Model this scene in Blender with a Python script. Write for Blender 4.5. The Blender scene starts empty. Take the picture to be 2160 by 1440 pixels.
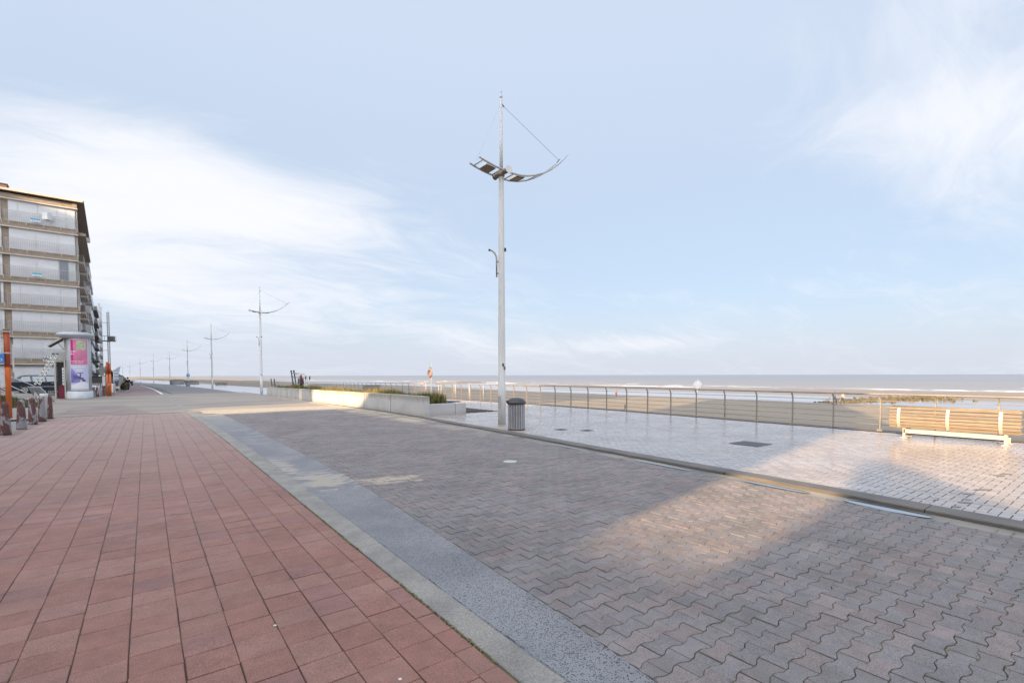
import bpy, bmesh, math, random
from math import sin, cos, tan, pi, radians, sqrt, exp, floor
from mathutils import Vector, Matrix, noise
random.seed(7)
S = bpy.context.scene
COL = S.collection

# ------------------------------------------------------------------ camera
YAW, PITCH, ROLL, EYE = radians(37.05), radians(-2.0), radians(-0.13), 1.6
fwd = Vector((sin(YAW)*cos(PITCH), cos(YAW)*cos(PITCH), sin(PITCH)))
r0 = Vector((cos(YAW), -sin(YAW), 0)); u0 = r0.cross(fwd)
rgt = r0*cos(ROLL) + u0*sin(ROLL); upv = rgt.cross(fwd)
cd = bpy.data.cameras.new('camera'); cam = bpy.data.objects.new('camera', cd); COL.objects.link(cam)
cam.matrix_world = Matrix(((rgt.x, upv.x, -fwd.x, 0), (rgt.y, upv.y, -fwd.y, 0), (rgt.z, upv.z, -fwd.z, EYE), (0, 0, 0, 1)))
cd.lens = 17.0; cd.sensor_width = 36.0; cd.shift_y = 0.0494; cd.clip_start = 0.05; cd.clip_end = 40000
S.camera = cam

# ------------------------------------------------------------------ light
SUN_AZ = radians(22.8)      # direction the light travels, from +X towards +Y
SUN_EL = radians(13.0)
EXPO = 1.25
SKYS = 0.10
sd = bpy.data.lights.new('sun', 'SUN'); so = bpy.data.objects.new('sun', sd); COL.objects.link(so)
sd.energy = 5.0; sd.angle = radians(0.7); sd.color = (1.0, 0.69, 0.37)
dirv = Vector((cos(SUN_AZ)*cos(SUN_EL), sin(SUN_AZ)*cos(SUN_EL), -sin(SUN_EL)))
so.rotation_euler = dirv.to_track_quat('-Z', 'Y').to_euler()

class NT:
    def __init__(s, tree): s.t = tree; s.n = tree.nodes; s.l = tree.links
    def new(s, typ, **kw):
        nd = s.n.new(typ)
        for k, v in kw.items():
            if k == 'inp':
                for a, b in v.items(): s.set(nd, a, b)
            else: setattr(nd, k, v)
        return nd
    def set(s, nd, a, b):
        sock = nd.inputs[a]
        if isinstance(b, bpy.types.NodeSocket): s.l.new(b, sock)
        else:
            if hasattr(sock.default_value, '__len__') and not hasattr(b, '__len__'): b = (b,)*len(sock.default_value)
            if hasattr(b, '__len__') and len(b) == 3 and len(sock.default_value) == 4: b = (*b, 1)
            sock.default_value = b
    def math(s, op, a, b=0.0, c=0.0, clamp=False):
        nd = s.new('ShaderNodeMath', operation=op, use_clamp=clamp)
        s.set(nd, 0, a); s.set(nd, 1, b)
        if op in ('MULTIPLY_ADD', 'SMOOTH_MIN', 'COMPARE'): s.set(nd, 2, c)
        return nd.outputs[0]
    def vmath(s, op, a, b=(0, 0, 0), out=0):
        nd = s.new('ShaderNodeVectorMath', operation=op); s.set(nd, 0, a)
        if op == 'SCALE': s.set(nd, 'Scale', b)
        elif op != 'NORMALIZE' and op != 'LENGTH': s.set(nd, 1, b)
        return nd.outputs[out]
    def mix(s, f, a, b, blend='MIX'):
        nd = s.new('ShaderNodeMix', data_type='RGBA', blend_type=blend); s.set(nd, 0, f); s.set(nd, 6, a); s.set(nd, 7, b)
        return nd.outputs[2]
    def noise(s, vec, scale, detail=3.0, rough=0.55, dist=0.0, out=0):
        nd = s.new('ShaderNodeTexNoise', inp={'Scale': scale, 'Detail': detail, 'Roughness': rough, 'Distortion': dist})
        if vec is not None: s.l.new(vec, nd.inputs['Vector'])
        return nd.outputs[out]
    def ramp(s, f, lo, hi, a=0.0, b=1.0, smooth=True):
        nd = s.new('ShaderNodeMapRange', interpolation_type='SMOOTHSTEP' if smooth else 'LINEAR')
        s.set(nd, 'Value', f)
        for k, v in (('From Min', lo), ('From Max', hi), ('To Min', a), ('To Max', b)): s.set(nd, k, v)
        return nd.outputs[0]
    def sep(s, v):
        nd = s.new('ShaderNodeSeparateXYZ'); s.l.new(v, nd.inputs[0]); return nd.outputs
    def comb(s, x, y, z):
        nd = s.new('ShaderNodeCombineXYZ'); s.set(nd, 0, x); s.set(nd, 1, y); s.set(nd, 2, z); return nd.outputs[0]

w = bpy.data.worlds.new('World'); S.world = w; w.use_nodes = True
N = NT(w.node_tree); N.n.clear()
wout = N.new('ShaderNodeOutputWorld'); bg = N.new('ShaderNodeBackground')
N.l.new(bg.outputs[0], wout.inputs[0]); bg.inputs['Strength'].default_value = SKYS
sky = N.new('ShaderNodeTexSky', sky_type='NISHITA', sun_disc=False, altitude=0, air_density=1.0, dust_density=0.6, ozone_density=2.0)
sky.sun_elevation = SUN_EL
# the sun stands opposite to the direction of travel; rotation is measured from +Y clockwise
sx, sy = -cos(SUN_AZ), -sin(SUN_AZ)
sky.sun_rotation = math.atan2(sx, sy)
tc = N.new('ShaderNodeTexCoord'); D = tc.outputs['Generated']
X, Y, Z = N.sep(D)
zc = N.math('MAXIMUM', Z, 0.0)
# cloud layer seen on a plane overhead; bodies stretched along the horizon
den = N.math('ADD', zc, 0.22)
P = N.comb(N.math('DIVIDE', X, den), N.math('DIVIDE', Y, den), 0.0)
P = N.vmath('ADD', P, N.vmath('SCALE', N.noise(P, 0.9, 3, out=1), 0.5))
Ps = N.vmath('MULTIPLY', P, (1.0, 2.1, 1.0))
n1 = N.noise(Ps, 0.75, 7.0, 0.58, 0.8)
n2 = N.noise(Ps, 2.0, 9.0, 0.66, 1.2)
cl = N.math('ADD', N.math('MULTIPLY', n1, 0.55), N.math('MULTIPLY', n2, 0.45))
CL_BIAS = 0.0
def lobe(az, el, wa, we, amp):
    """cloud bank centred on a compass direction (az from +Y to +X, degrees) and elevation"""
    az_, el_ = radians(az), radians(el)
    c = (sin(az_)*cos(el_), cos(az_)*cos(el_), sin(el_))
    t = (cos(az_), -sin(az_), 0)
    u = (-sin(az_)*sin(el_), -cos(az_)*sin(el_), cos(el_))
    a = N.vmath('DOT_PRODUCT', D, t, out=1); b = N.vmath('DOT_PRODUCT', D, u, out=1); d = N.vmath('DOT_PRODUCT', D, c, out=1)
    a = N.math('DIVIDE', a, tan(radians(wa))); b = N.math('DIVIDE', b, tan(radians(we)))
    q = N.math('ADD', N.math('MULTIPLY', a, a), N.math('MULTIPLY', b, b))
    g = N.math('MULTIPLY', N.math('EXPONENT', N.math('MULTIPLY', q, -1.0)), amp)
    return N.math('MULTIPLY', g, N.ramp(d, 0.0, 0.2))
acc = None
for L in [(-4, 14, 13, 5.5, .40), (1, 20, 8, 3.5, .22), (14, 17, 11, 4.2, .34), (6, 7.5, 16, 2.6, .20), (24, 10, 14, 3.0, .12), (30, 5, 12, 2.0, .14),
          (79, 20, 8, 4.5, .25), (72, 23, 9, 3.0, .14), (84, 15, 7, 4, .16), (76, 30, 12, 4, .14), (53, 3.6, 8, 1.2, .24), (40, 3.0, 10, 1.0, .10),
          (-70, 30, 30, 14, .2), (150, 35, 40, 12, .2), (230, 30, 40, 14, .2), (5, 32, 16, 6, -.14), (55, 15, 18, 7, -.16), (40, 28, 20, 8, -.08)]:
    g = lobe(*L); acc = g if acc is None else N.math('ADD', acc, g)
cm = N.math('ADD', cl, N.math('ADD', acc, CL_BIAS))
cmask = N.ramp(cm, 0.46, 0.96)
SK_HOR = (1.0, 1.0, 1.0)
# thin milky veil that whitens the whole sky, more towards the horizon
veil = 0.86
base = N.mix(veil, N.mix(1.0, sky.outputs[0], (1.0, 1.0, 1.0), 'MULTIPLY'), (2.52, 2.98, 3.70))
base = N.mix(N.ramp(zc, 0.0, 0.16, 0.85, 0.0), base, (2.95, 3.12, 3.55))
base = N.mix(N.ramp(zc, 0.22, 0.62, 0.0, 0.8), base, (2.78, 3.2, 3.9))
base = N.mix(cmask, base, (4.05, 4.12, 4.35))
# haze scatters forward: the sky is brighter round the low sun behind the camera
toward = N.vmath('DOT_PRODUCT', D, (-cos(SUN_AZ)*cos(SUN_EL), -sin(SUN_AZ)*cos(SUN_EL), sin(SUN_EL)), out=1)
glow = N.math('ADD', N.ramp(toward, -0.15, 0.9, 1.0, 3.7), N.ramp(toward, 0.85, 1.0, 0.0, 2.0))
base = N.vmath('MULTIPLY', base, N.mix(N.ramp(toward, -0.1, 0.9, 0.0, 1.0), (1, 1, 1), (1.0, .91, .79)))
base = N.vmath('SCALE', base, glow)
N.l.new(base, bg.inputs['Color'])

S.view_settings.view_transform = 'Standard'; S.view_settings.look = 'None'
S.view_settings.exposure = EXPO; S.view_settings.gamma = 1.0; S.view_settings.use_curve_mapping = False
S.cycles.max_bounces = 6; S.cycles.diffuse_bounces = 3; S.cycles.glossy_bounces = 3; S.cycles.transmission_bounces = 4
S.cycles.transparent_max_bounces = 6; S.cycles.caustics_reflective = False; S.cycles.caustics_refractive = False

# ------------------------------------------------------------------ materials
MATS = {}
def mat(name, color, rough=0.7, metal=0.0, color2=None, nscale=3.0, bump=0.0, bscale=60.0, spec=0.5, coat=0.0, fine=0.0, fscale=150.0, objvar=0.0, stretch=None, alpha=None, coords='Object', rough2=None):
    if name in MATS: return MATS[name]
    m = bpy.data.materials.new(name); m.use_nodes = True; T = NT(m.node_tree)
    b = T.n['Principled BSDF']; g = T.new('ShaderNodeTexCoord')
    if coords == 'World': vec = T.new('ShaderNodeNewGeometry').outputs['Position']
    else: vec = g.outputs['Object']
    if stretch: vec = T.vmath('MULTIPLY', vec, stretch)
    c = T.new('ShaderNodeRGB').outputs[0]; c.default_value = (*color, 1)
    if color2: 
        nn = T.ramp(T.noise(vec, nscale, 4), 0.35, 0.65)
        c = T.mix(nn, c, color2)
        if rough2 is not None: T.set(b, 'Roughness', T.ramp(nn, 0, 1, rough, rough2, False))
    if fine:
        f = T.ramp(T.noise(vec, fscale, 2), 0.3, 0.7, 1-fine, 1+fine, False)
        c = T.vmath('SCALE', c, f)
    if objvar:
        oi = T.new('ShaderNodeObjectInfo').outputs['Random']
        c = T.vmath('SCALE', c, T.ramp(oi, 0, 1, 1-objvar, 1+objvar, False))
    T.set(b, 'Base Color', c)
    if rough2 is None or not color2: T.set(b, 'Roughness', rough)
    T.set(b, 'Metallic', metal); T.set(b, 'Specular IOR Level', spec); T.set(b, 'Coat Weight', coat)
    if bump:
        bn = T.new('ShaderNodeBump', inp={'Strength': 1.0, 'Distance': bump}); T.l.new(T.noise(vec, bscale, 3), bn.inputs['Height']); T.l.new(bn.outputs[0], b.inputs['Normal'])
    MATS[name] = m; return m

def paver_mat(name, cols, rough, speck, objlevel, sand=None, wet=0.0, pieces=False, specl=0.5, scol=(0.47, 0.39, 0.31)):
    """paving: colour per piece (attribute or object random), speckle, grime, drifted sand"""
    m = bpy.data.materials.new(name); m.use_nodes = True; T = NT(m.node_tree); b = T.n['Principled BSDF']
    pos = T.new('ShaderNodeNewGeometry').outputs['Position']
    if pieces: r = T.new('ShaderNodeObjectInfo').outputs['Random']
    else: r = T.new('ShaderNodeAttribute', attribute_name='rnd').outputs['Fac']
    r2 = T.math('FRACT', T.math('MULTIPLY', r, 17.31)); r3 = T.math('FRACT', T.math('MULTIPLY', r, 57.7))
    patch = T.noise(pos, 0.35, 3)
    sel = T.math('ADD', r, T.math('MULTIPLY', T.math('SUBTRACT', patch, 0.5), 0.8))
    c = T.mix(T.ramp(sel, 0.45, 0.75), cols[0], cols[1])
    c = T.mix(T.ramp(r2, 0.82, 0.95), c, cols[2])
    c = T.vmath('SCALE', c, T.ramp(r2, 0, 1, 1-objlevel, 1+objlevel, False))
    big = T.noise(pos, 0.9, 5, 0.6)
    c = T.vmath('SCALE', c, T.ramp(big, 0.25, 0.75, 0.80, 1.16, False))
    c = T.vmath('SCALE', c, T.ramp(T.noise(pos, 6.5, 6, 0.7), 0.3, 0.7, 0.84, 1.14, False))
    sp = T.noise(pos, 190, 2, 0.6)
    c = T.vmath('SCALE', c, T.ramp(sp, 0.3, 0.7, 1-speck, 1+speck, False))
    wsp = T.new('ShaderNodeTexVoronoi', inp={'Scale': 70.0}); T.l.new(pos, wsp.inputs['Vector'])
    wm = T.math('MULTIPLY', T.ramp(wsp.outputs['Distance'], 0.10, 0.18, 1, 0), T.ramp(T.sep(wsp.outputs['Color'])[0], 0.80, 0.9))
    c = T.mix(T.math('MULTIPLY', wm, 0.55), c, (0.6, 0.55, 0.52))
    dk = T.math('MULTIPLY', T.ramp(T.noise(pos, 34, 3), 0.62, 0.72), 0.35)
    c = T.mix(dk, c, (0.06, 0.055, 0.05))
    X_, Y_, Z_ = T.sep(pos)
    if sand:
        sm = sand(T, pos, X_, Y_)
        c = T.mix(sm, c, scol)
    T.set(b, 'Base Color', c)
    if wet:
        wn = T.noise(pos, 0.8, 4, 0.6)
        ro = T.ramp(wn, 0.35, 0.65, rough, rough+0.15, False)
        if sand: ro = T.math('ADD', ro, T.math('MULTIPLY', sm, 0.5), clamp=True)
        T.set(b, 'Roughness', ro)
    else: T.set(b, 'Roughness', rough)
    T.set(b, 'Specular IOR Level', specl)
    bn = T.new('ShaderNodeBump', inp={'Strength': 1.0, 'Distance': 0.0006 if wet > .15 else 0.0018}); T.l.new(T.noise(pos, 120, 3), bn.inputs['Height']); T.l.new(bn.outputs[0], b.inputs['Normal'])
    return m

def spill(T, pos, X_, Y_):
    def g(cx, cy, wx, wy, sh=0.0, amp=1.0):
        dx = T.math('SUBTRACT', X_, cx); dy = T.math('SUBTRACT', T.math('SUBTRACT', Y_, cy), T.math('MULTIPLY', dx, sh))
        q = T.math('ADD', T.math('POWER', T.math('DIVIDE', dx, wx), 2.0), T.math('POWER', T.math('DIVIDE', dy, wy), 2.0))
        return T.math('MULTIPLY', T.math('EXPONENT', T.math('MULTIPLY', q, -1)), amp)
    a = T.math('MAXIMUM', g(2.15, 7.7, .42, .75), g(2.95, 7.05, .65, .30, -.15, .85)); a = T.math('MAXIMUM', a, g(1.9, 9.3, .22, 1.1, 0, .8))
    n = T.noise(T.vmath('MULTIPLY', pos, (1.3, 4.5, 1)), 1.6, 6, .68, 1.0)
    return T.math('MULTIPLY', T.math('MULTIPLY', T.ramp(a, .06, .3), T.ramp(T.math('ADD', a, T.math('MULTIPLY', T.math('SUBTRACT', n, .50), 3.6)), .42, .75)), .92)
def sand_road(T, pos, X_, Y_):
    n = T.noise(T.vmath('MULTIPLY', pos, (0.35, 1.0, 1)), 0.9, 5, 0.65)
    m1 = T.ramp(T.math('ADD', Y_, T.math('MULTIPLY', n, 6.0)), 25.6, 28.6)
    m2 = T.math('MULTIPLY', T.ramp(X_, 6.7, 7.5), T.math('MULTIPLY', T.ramp(Y_, 8, 16), T.ramp(n, 0.42, 0.62)))
    lo = T.math('MULTIPLY', T.ramp(T.noise(pos, 1.7, 6, 0.7), 0.55, 0.75), 0.22)
    return T.math('MAXIMUM', T.math('MAXIMUM', T.math('MAXIMUM', m1, m2), lo), spill(T, pos, X_, Y_))
def sand_pave(T, pos, X_, Y_):
    n = T.noise(T.vmath('MULTIPLY', pos, (0.35, 1.0, 1)), 0.9, 5, 0.65)
    edge = T.math('ADD', T.math('MULTIPLY', X_, -1.0), T.math('MULTIPLY', n, 2.2))
    m1 = T.math('MULTIPLY', T.ramp(edge, 3.1, 5.4), T.ramp(Y_, 5, 9))
    m2 = T.ramp(T.math('ADD', Y_, T.math('MULTIPLY', n, 5)), 25.5, 29)
    sc = T.math('MULTIPLY', T.ramp(T.noise(pos, 2.6, 6, 0.75), 0.56, 0.70), T.ramp(Y_, 3, 9, 0.12, 0.55))
    m0 = T.math('MULTIPLY', T.ramp(Y_, 3, 20), 0.55)
    return T.math('MAXIMUM', T.math('MAXIMUM', m1, m2), T.math('MAXIMUM', sc, m0))
def sand_terr(T, pos, X_, Y_):
    n = T.noise(pos, 0.5, 5, 0.65)
    a = T.math('MULTIPLY', T.ramp(X_, 9.4, 8.0), T.ramp(Y_, 8, 12))
    return T.math('MULTIPLY', T.ramp(T.math('ADD', n, T.math('MULTIPLY', a, 0.3)), 0.56, 0.75), 0.6)

RED = ((0.285, 0.138, 0.108), (0.30, 0.158, 0.126), (0.25, 0.128, 0.112))
GRY = ((0.225, 0.203, 0.203), (0.248, 0.207, 0.20), (0.185, 0.168, 0.162))
TER = ((0.345, 0.305, 0.295), (0.375, 0.322, 0.298), (0.275, 0.24, 0.228))
M_red = paver_mat('red_paver', RED, 0.8, 0.42, 0.07, sand_pave, scol=(0.35, 0.285, 0.265)); M_red1 = paver_mat('red_paver_piece', RED, 0.8, 0.42, 0.07, sand_pave, scol=(0.35, 0.285, 0.265), pieces=True)
M_gry = paver_mat('grey_paver', GRY, 0.72, 0.40, 0.10, sand_road, wet=0.1, specl=.3); M_gry1 = paver_mat('grey_paver_piece', GRY, 0.72, 0.40, 0.10, sand_road, wet=0.1, pieces=True, specl=.3)
M_ter = paver_mat('terrace_brick', TER, 0.13, 0.14, 0.08, sand_terr, wet=0.2, specl=0.6); M_ter1 = paver_mat('terrace_brick_piece', TER, 0.13, 0.14, 0.08, sand_terr, wet=0.2, pieces=True, specl=0.6)

def joint_mat(name, dark, moss, amount, scale, far=None):
    m = bpy.data.materials.new(name); m.use_nodes = True; T = NT(m.node_tree); b = T.n['Principled BSDF']
    pos = T.new('ShaderNodeNewGeometry').outputs['Position']
    mm = T.ramp(T.noise(pos, scale, 4, 0.6), 1-amount-0.05, 1-amount+0.05)
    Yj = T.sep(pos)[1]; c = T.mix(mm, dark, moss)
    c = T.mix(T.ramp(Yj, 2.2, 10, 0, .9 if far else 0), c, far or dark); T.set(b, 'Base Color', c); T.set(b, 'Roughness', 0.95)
    return m
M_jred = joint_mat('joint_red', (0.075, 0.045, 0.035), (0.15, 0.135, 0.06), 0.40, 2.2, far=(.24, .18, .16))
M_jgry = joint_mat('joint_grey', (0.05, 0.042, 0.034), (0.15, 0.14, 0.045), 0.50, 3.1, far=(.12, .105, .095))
M_jter = joint_mat('joint_terrace', (0.022, 0.018, 0.02), (0.09, 0.07, 0.04), 0.45, 0.6)

M_conc = mat('concrete', (0.31, 0.285, 0.255), 0.75, color2=(0.235, 0.215, 0.195), nscale=2.6, bump=0.0015, bscale=70, fine=0.26, fscale=90, coords='World')
M_kerb = mat('kerb_concrete', (0.15, 0.132, 0.115), 0.6, color2=(0.105, 0.097, 0.09), nscale=1.6, bump=0.001, bscale=90, fine=0.15, coords='World')
M_plant = None
M_steel = mat('brushed_steel', (0.40, 0.35, 0.31), 0.38, 0.5, color2=(0.32, 0.28, 0.245), nscale=2)
M_alu = mat('galvanised_steel', (0.50, 0.50, 0.50), 0.45, 0.35, color2=(0.42, 0.42, 0.42), nscale=3, stretch=(1, 1, .3))
M_pole = mat('painted_pole', (0.66, 0.66, 0.65), 0.35, 0.0, color2=(0.60, 0.60, 0.59), nscale=2, stretch=(6, 6, .4))
M_dark = mat('dark_plastic', (0.045, 0.04, 0.045), 0.35, color2=(0.06, 0.055, 0.06), nscale=6)
M_black = mat('black_rubber', (0.015, 0.015, 0.017), 0.6)
M_brownm = mat('brown_metal', (0.26, 0.19, 0.13), 0.5, 0.3, color2=(0.20, 0.15, 0.11), nscale=8)
M_white = mat('white_paint', (0.72, 0.72, 0.70), 0.4, color2=(0.62, 0.62, 0.61), nscale=2.5)
M_panel = mat('shutter_panel', (0.64, 0.64, 0.66), 0.45, color2=(0.58, 0.58, 0.60), nscale=0.7, stretch=(1, 1, 3))
M_brick = mat('beige_brick', (0.36, 0.295, 0.232), 0.85, color2=(0.295, 0.235, 0.185), nscale=3.0, fine=0.2, fscale=22, coords='World')
M_cream = mat('cream_trim', (0.60, 0.53, 0.45), 0.6, color2=(0.52, 0.45, 0.38), nscale=1.5)
M_roof = mat('roof_soffit', (0.23, 0.18, 0.145), 0.8, color2=(0.19, 0.15, 0.12), nscale=1.5)
M_glass = mat('window_glass', (0.10, 0.11, 0.14), 0.08, color2=(0.16, 0.17, 0.20), nscale=0.8, spec=0.8)
M_railp = mat('balcony_metal', (0.42, 0.40, 0.41), 0.5, 0.2)
M_grey = mat('render_grey', (0.48, 0.48, 0.49), 0.75, color2=(0.42, 0.42, 0.43), nscale=0.6, coords='World')
M_dgrey = mat('dark_render', (0.17, 0.16, 0.15), 0.7, color2=(0.13, 0.125, 0.12), nscale=0.8, coords='World')
M_green = mat('green_glass', (0.16, 0.20, 0.17), 0.25, color2=(0.24, 0.29, 0.25), nscale=0.5)
M_orange = mat('orange_paint', (0.66, 0.155, 0.028), 0.45, color2=(0.58, 0.125, 0.025), nscale=3)
M_dorange = mat('dark_orange_paint', (0.40, 0.07, 0.02), 0.45)
M_blue = mat('sign_blue', (0.04, 0.22, 0.62), 0.4)
M_mauve = mat('bollard_maroon', (0.13, 0.055, 0.052), 0.6)
M_carp = mat('navy_car_paint', (0.010, 0.014, 0.03), 0.22, 0.0, coat=0.8)
M_carw = mat('white_car_paint', (0.7, 0.71, 0.73), 0.25, coat=0.8)
M_redl = mat('red_lens', (0.55, 0.02, 0.03), 0.2)
M_tyre = mat('tyre', (0.02, 0.02, 0.02), 0.85)
M_chrome = mat('chrome', (0.7, 0.7, 0.7), 0.2, 0.9)
M_asph = mat('street_asphalt', (0.19, 0.185, 0.18), 0.8, color2=(0.25, 0.235, 0.215), nscale=0.5, bump=0.002, bscale=60, fine=0.15, fscale=80, coords='World')
M_cross = mat('sandy_crossing', (0.245, 0.215, 0.195), 0.85, color2=(0.335, 0.285, 0.24), nscale=0.35, bump=0.003, bscale=30, fine=0.1, fscale=60, coords='World', stretch=(0.35, 1, 1))
M_sandd = mat('drifted_sand', (0.36, 0.32, 0.26), 0.9, color2=(0.43, 0.38, 0.31), nscale=4, bump=0.003, bscale=40, fine=0.1, coords='World')
M_wood = None

# ------------------------------------------------------------------ mesh helpers
class MB:
    def __init__(s): s.v = []; s.f = []; s.m = []; s.sm = []; s.rnd = []; s.cm = 0
    def add(s, vs, fs, smooth=False, rnd=None):
        o = len(s.v); s.v += [tuple(v) for v in vs]; s.f += [tuple(i+o for i in f) for f in fs]
        s.m += [s.cm]*len(fs); s.sm += [smooth]*len(fs); s.rnd += [random.random() if rnd is None else rnd]*len(fs); return s
    def box(s, c, d, rot=0.0, top=1.0, M=None):
        x, y, z = d[0]/2, d[1]/2, d[2]/2
        vs = [Vector((a*x*(top if e > 0 else 1), b*y*(top if e > 0 else 1), e*z)) for e in (-1, 1) for a, b in ((-1, -1), (1, -1), (1, 1), (-1, 1))]
        if rot: R = Matrix.Rotation(rot, 3, 'Z'); vs = [R @ v for v in vs]
        if M is not None: vs = [M @ v for v in vs]
        vs = [v+Vector(c) for v in vs]
        return s.add(vs, [(3, 2, 1, 0), (4, 5, 6, 7), (0, 1, 5, 4), (1, 2, 6, 5), (2, 3, 7, 6), (3, 0, 4, 7)])
    def bbox(s, c, d, bev=0.01, rot=0.0):
        """box with chamfered vertical and top edges"""
        x, y, z = d[0]/2, d[1]/2, d[2]/2; rings = []
        for k, zz in ((0, -z), (0, z-bev), (bev, z)):
            X_, Y_ = x-k, y-k; b = bev
            rings.append([Vector(p) for p in ((-X_+b, -Y_, zz), (X_-b, -Y_, zz), (X_, -Y_+b, zz), (X_, Y_-b, zz), (X_-b, Y_, zz), (-X_+b, Y_, zz), (-X_, Y_-b, zz), (-X_, -Y_+b, zz))])
        R = Matrix.Rotation(rot, 3, 'Z'); vs = [R @ v + Vector(c) for r in rings for v in r]; fs = []
        for k in range(2):
            for i in range(8): j = (i+1) % 8; fs.append((k*8+i, k*8+j, k*8+8+j, k*8+8+i))
        fs.append(tuple(range(16, 24))); fs.append(tuple(reversed(range(8))))
        return s.add(vs, fs)
    def tube(s, pts, r, n=8, cap=True, smooth=True):
        pts = [Vector(p) for p in pts]; rs = r if hasattr(r, '__len__') else [r]*len(pts); vs = []; fs = []
        ref = None
        for i, p in enumerate(pts):
            t = (pts[min(i+1, len(pts)-1)]-pts[max(i-1, 0)]).normalized()
            if ref is None: ref = Vector((1, 0, 0)) if abs(t.x) < 0.9 else Vector((0, 1, 0))
            a = (ref - t*ref.dot(t)).normalized(); b = t.cross(a); ref = a
            vs += [p + (a*cos(2*pi*k/n)+b*sin(2*pi*k/n))*rs[i] for k in range(n)]
        for i in range(len(pts)-1):
            for k in range(n): l = (k+1) % n; fs.append((i*n+k, i*n+l, (i+1)*n+l, (i+1)*n+k))
        s.add(vs, fs, smooth)
        if cap: o = len(s.v)-len(vs); e = len(s.v)-n; s.f += [tuple(o+k for k in reversed(range(n))), tuple(e+k for k in range(n))]; s.m += [s.cm]*2; s.sm += [False]*2; s.rnd += [0.5]*2
        return s
    def lathe(s, prof, c=(0, 0, 0), n=20, smooth=True, M=None):
        vs = []; fs = []; m = len(prof)
        for rr, z in prof: vs += [Vector((rr*cos(2*pi*k/n), rr*sin(2*pi*k/n), z)) for k in range(n)]
        if M is not None: vs = [M @ v for v in vs]
        vs = [v+Vector(c) for v in vs]
        for i in range(m-1):
            for k in range(n): l = (k+1) % n; fs.append((i*n+k, i*n+l, (i+1)*n+l, (i+1)*n+k))
        s.add(vs, fs, smooth); o = len(s.v)-len(vs)
        s.f += [tuple(o+k for k in reversed(range(n))), tuple(o+(m-1)*n+k for k in range(n))]; s.m += [s.cm]*2; s.sm += [False]*2; s.rnd += [0.5]*2
        return s
    def prism(s, poly, axis, a, b, smooth=False):
        """extrude a 2-D outline along axis ('x','y','z') from a to b"""
        n = len(poly); mk = {'x': lambda p, t: (t, p[0], p[1]), 'y': lambda p, t: (p[0], t, p[1]), 'z': lambda p, t: (p[0], p[1], t)}[axis]
        vs = [mk(p, a) for p in poly]+[mk(p, b) for p in poly]
        fs = [(i, (i+1) % n, n+(i+1) % n, n+i) for i in range(n)]+[tuple(reversed(range(n))), tuple(range(n, 2*n))]
        return s.add(vs, fs, smooth)
    def build(s, name, mats, parent=None, loc=None, smooth=None):
        me = bpy.data.meshes.new(name); me.from_pydata(s.v, [], s.f)
        if not hasattr(mats, '__len__'): mats = [mats]
        for m in mats: me.materials.append(m)
        me.polygons.foreach_set('material_index', s.m); me.polygons.foreach_set('use_smooth', s.sm)
        at = me.attributes.new('rnd', 'FLOAT', 'FACE'); at.data.foreach_set('value', s.rnd)
        me.update()
        bm = bmesh.new(); bm.from_mesh(me)
        if len(bm.faces) < 4000: bmesh.ops.recalc_face_normals(bm, faces=bm.faces)
        bm.to_mesh(me); bm.free()
        return link(name, me, parent, loc)
def link(name, me, parent=None, loc=None):
    o = bpy.data.objects.new(name, me); COL.objects.link(o)
    if parent is not None: o.parent = parent
    if loc is not None: o.location = loc
    return o
def tag(o, label=None, cat=None, group=None, kind=None):
    if label: o['label'] = label
    if cat: o['category'] = cat
    if group: o['group'] = group
    if kind: o['kind'] = kind
    return o
def thing(name, loc, label, cat, group=None, rz=0.0):
    o = bpy.data.objects.new(name, None); COL.objects.link(o); o.location = loc; o.rotation_euler = (0, 0, rz)
    o.empty_display_size = 0.1
    return tag(o, label, cat, group)
def clone(root, loc, rz=None, label=None, scale=None):
    r = root.copy(); COL.objects.link(r); r.location = loc
    if rz is not None: r.rotation_euler = (0, 0, rz)
    if scale: r.scale = scale
    if label: r['label'] = label
    for ch in list(root.children):
        c = ch.copy(); COL.objects.link(c); c.parent = r
        for g in list(ch.children):
            d = g.copy(); COL.objects.link(d); d.parent = c
    return r
def sstep(a, b, x):
    t = max(0.0, min(1.0, (x-a)/(b-a))); return t*t*(3-2*t)
def interp(tab, x):
    if x <= tab[0][0]: return tab[0][1]
    for (a, b), (c, d) in zip(tab, tab[1:]):
        if x <= c: return b+(d-b)*(x-a)/(c-a)
    return tab[-1][1]

# course of the promenade: it falls gently and bends inland with distance
def drop(y): return -0.0055*max(0.0, min(y, 250.0)-20.0)
def bend(y): return 0.0 if y < 60 else -0.0115*(min(y, 600)-60)-1.7e-4*(min(y, 600)-60)**2
def x_red(y): return interp([(-20, 1.52), (15, 1.52), (25, 1.38), (60, 1.06)], y)+bend(y)
def x_cnc(y): return interp([(-20, 1.70), (3, 1.72), (6, 1.77), (12, 1.80), (20, 1.7), (60, 1.35)], y)+bend(y)
def x_gut(y): return interp([(-20, 2.0), (1.5, 2.08), (2.5, 2.19), (5.5, 2.40), (7.7, 2.52), (17, 2.52), (30, 2.50), (60, 2.0)], y)+bend(y)
def x_kin(y): return interp([(-20, 6.6), (0.7, 6.78), (2.5, 6.98), (7.7, 7.33), (10, 7.5), (17, 7.85), (30, 8.0), (60, 8.0)], y)+bend(y)
def x_kout(y): return x_kin(y)+interp([(-20, 0.62), (1.5, 0.62), (4.6, 0.6), (17, 0.55), (60, .5)], y)
def x_rail(y): return interp([(-40, 16.1), (5, 16.25), (10, 16.55), (14, 16.8), (60, 16.9)], y)+bend(y)
def x_edge(y): return x_rail(y)+0.30
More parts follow.
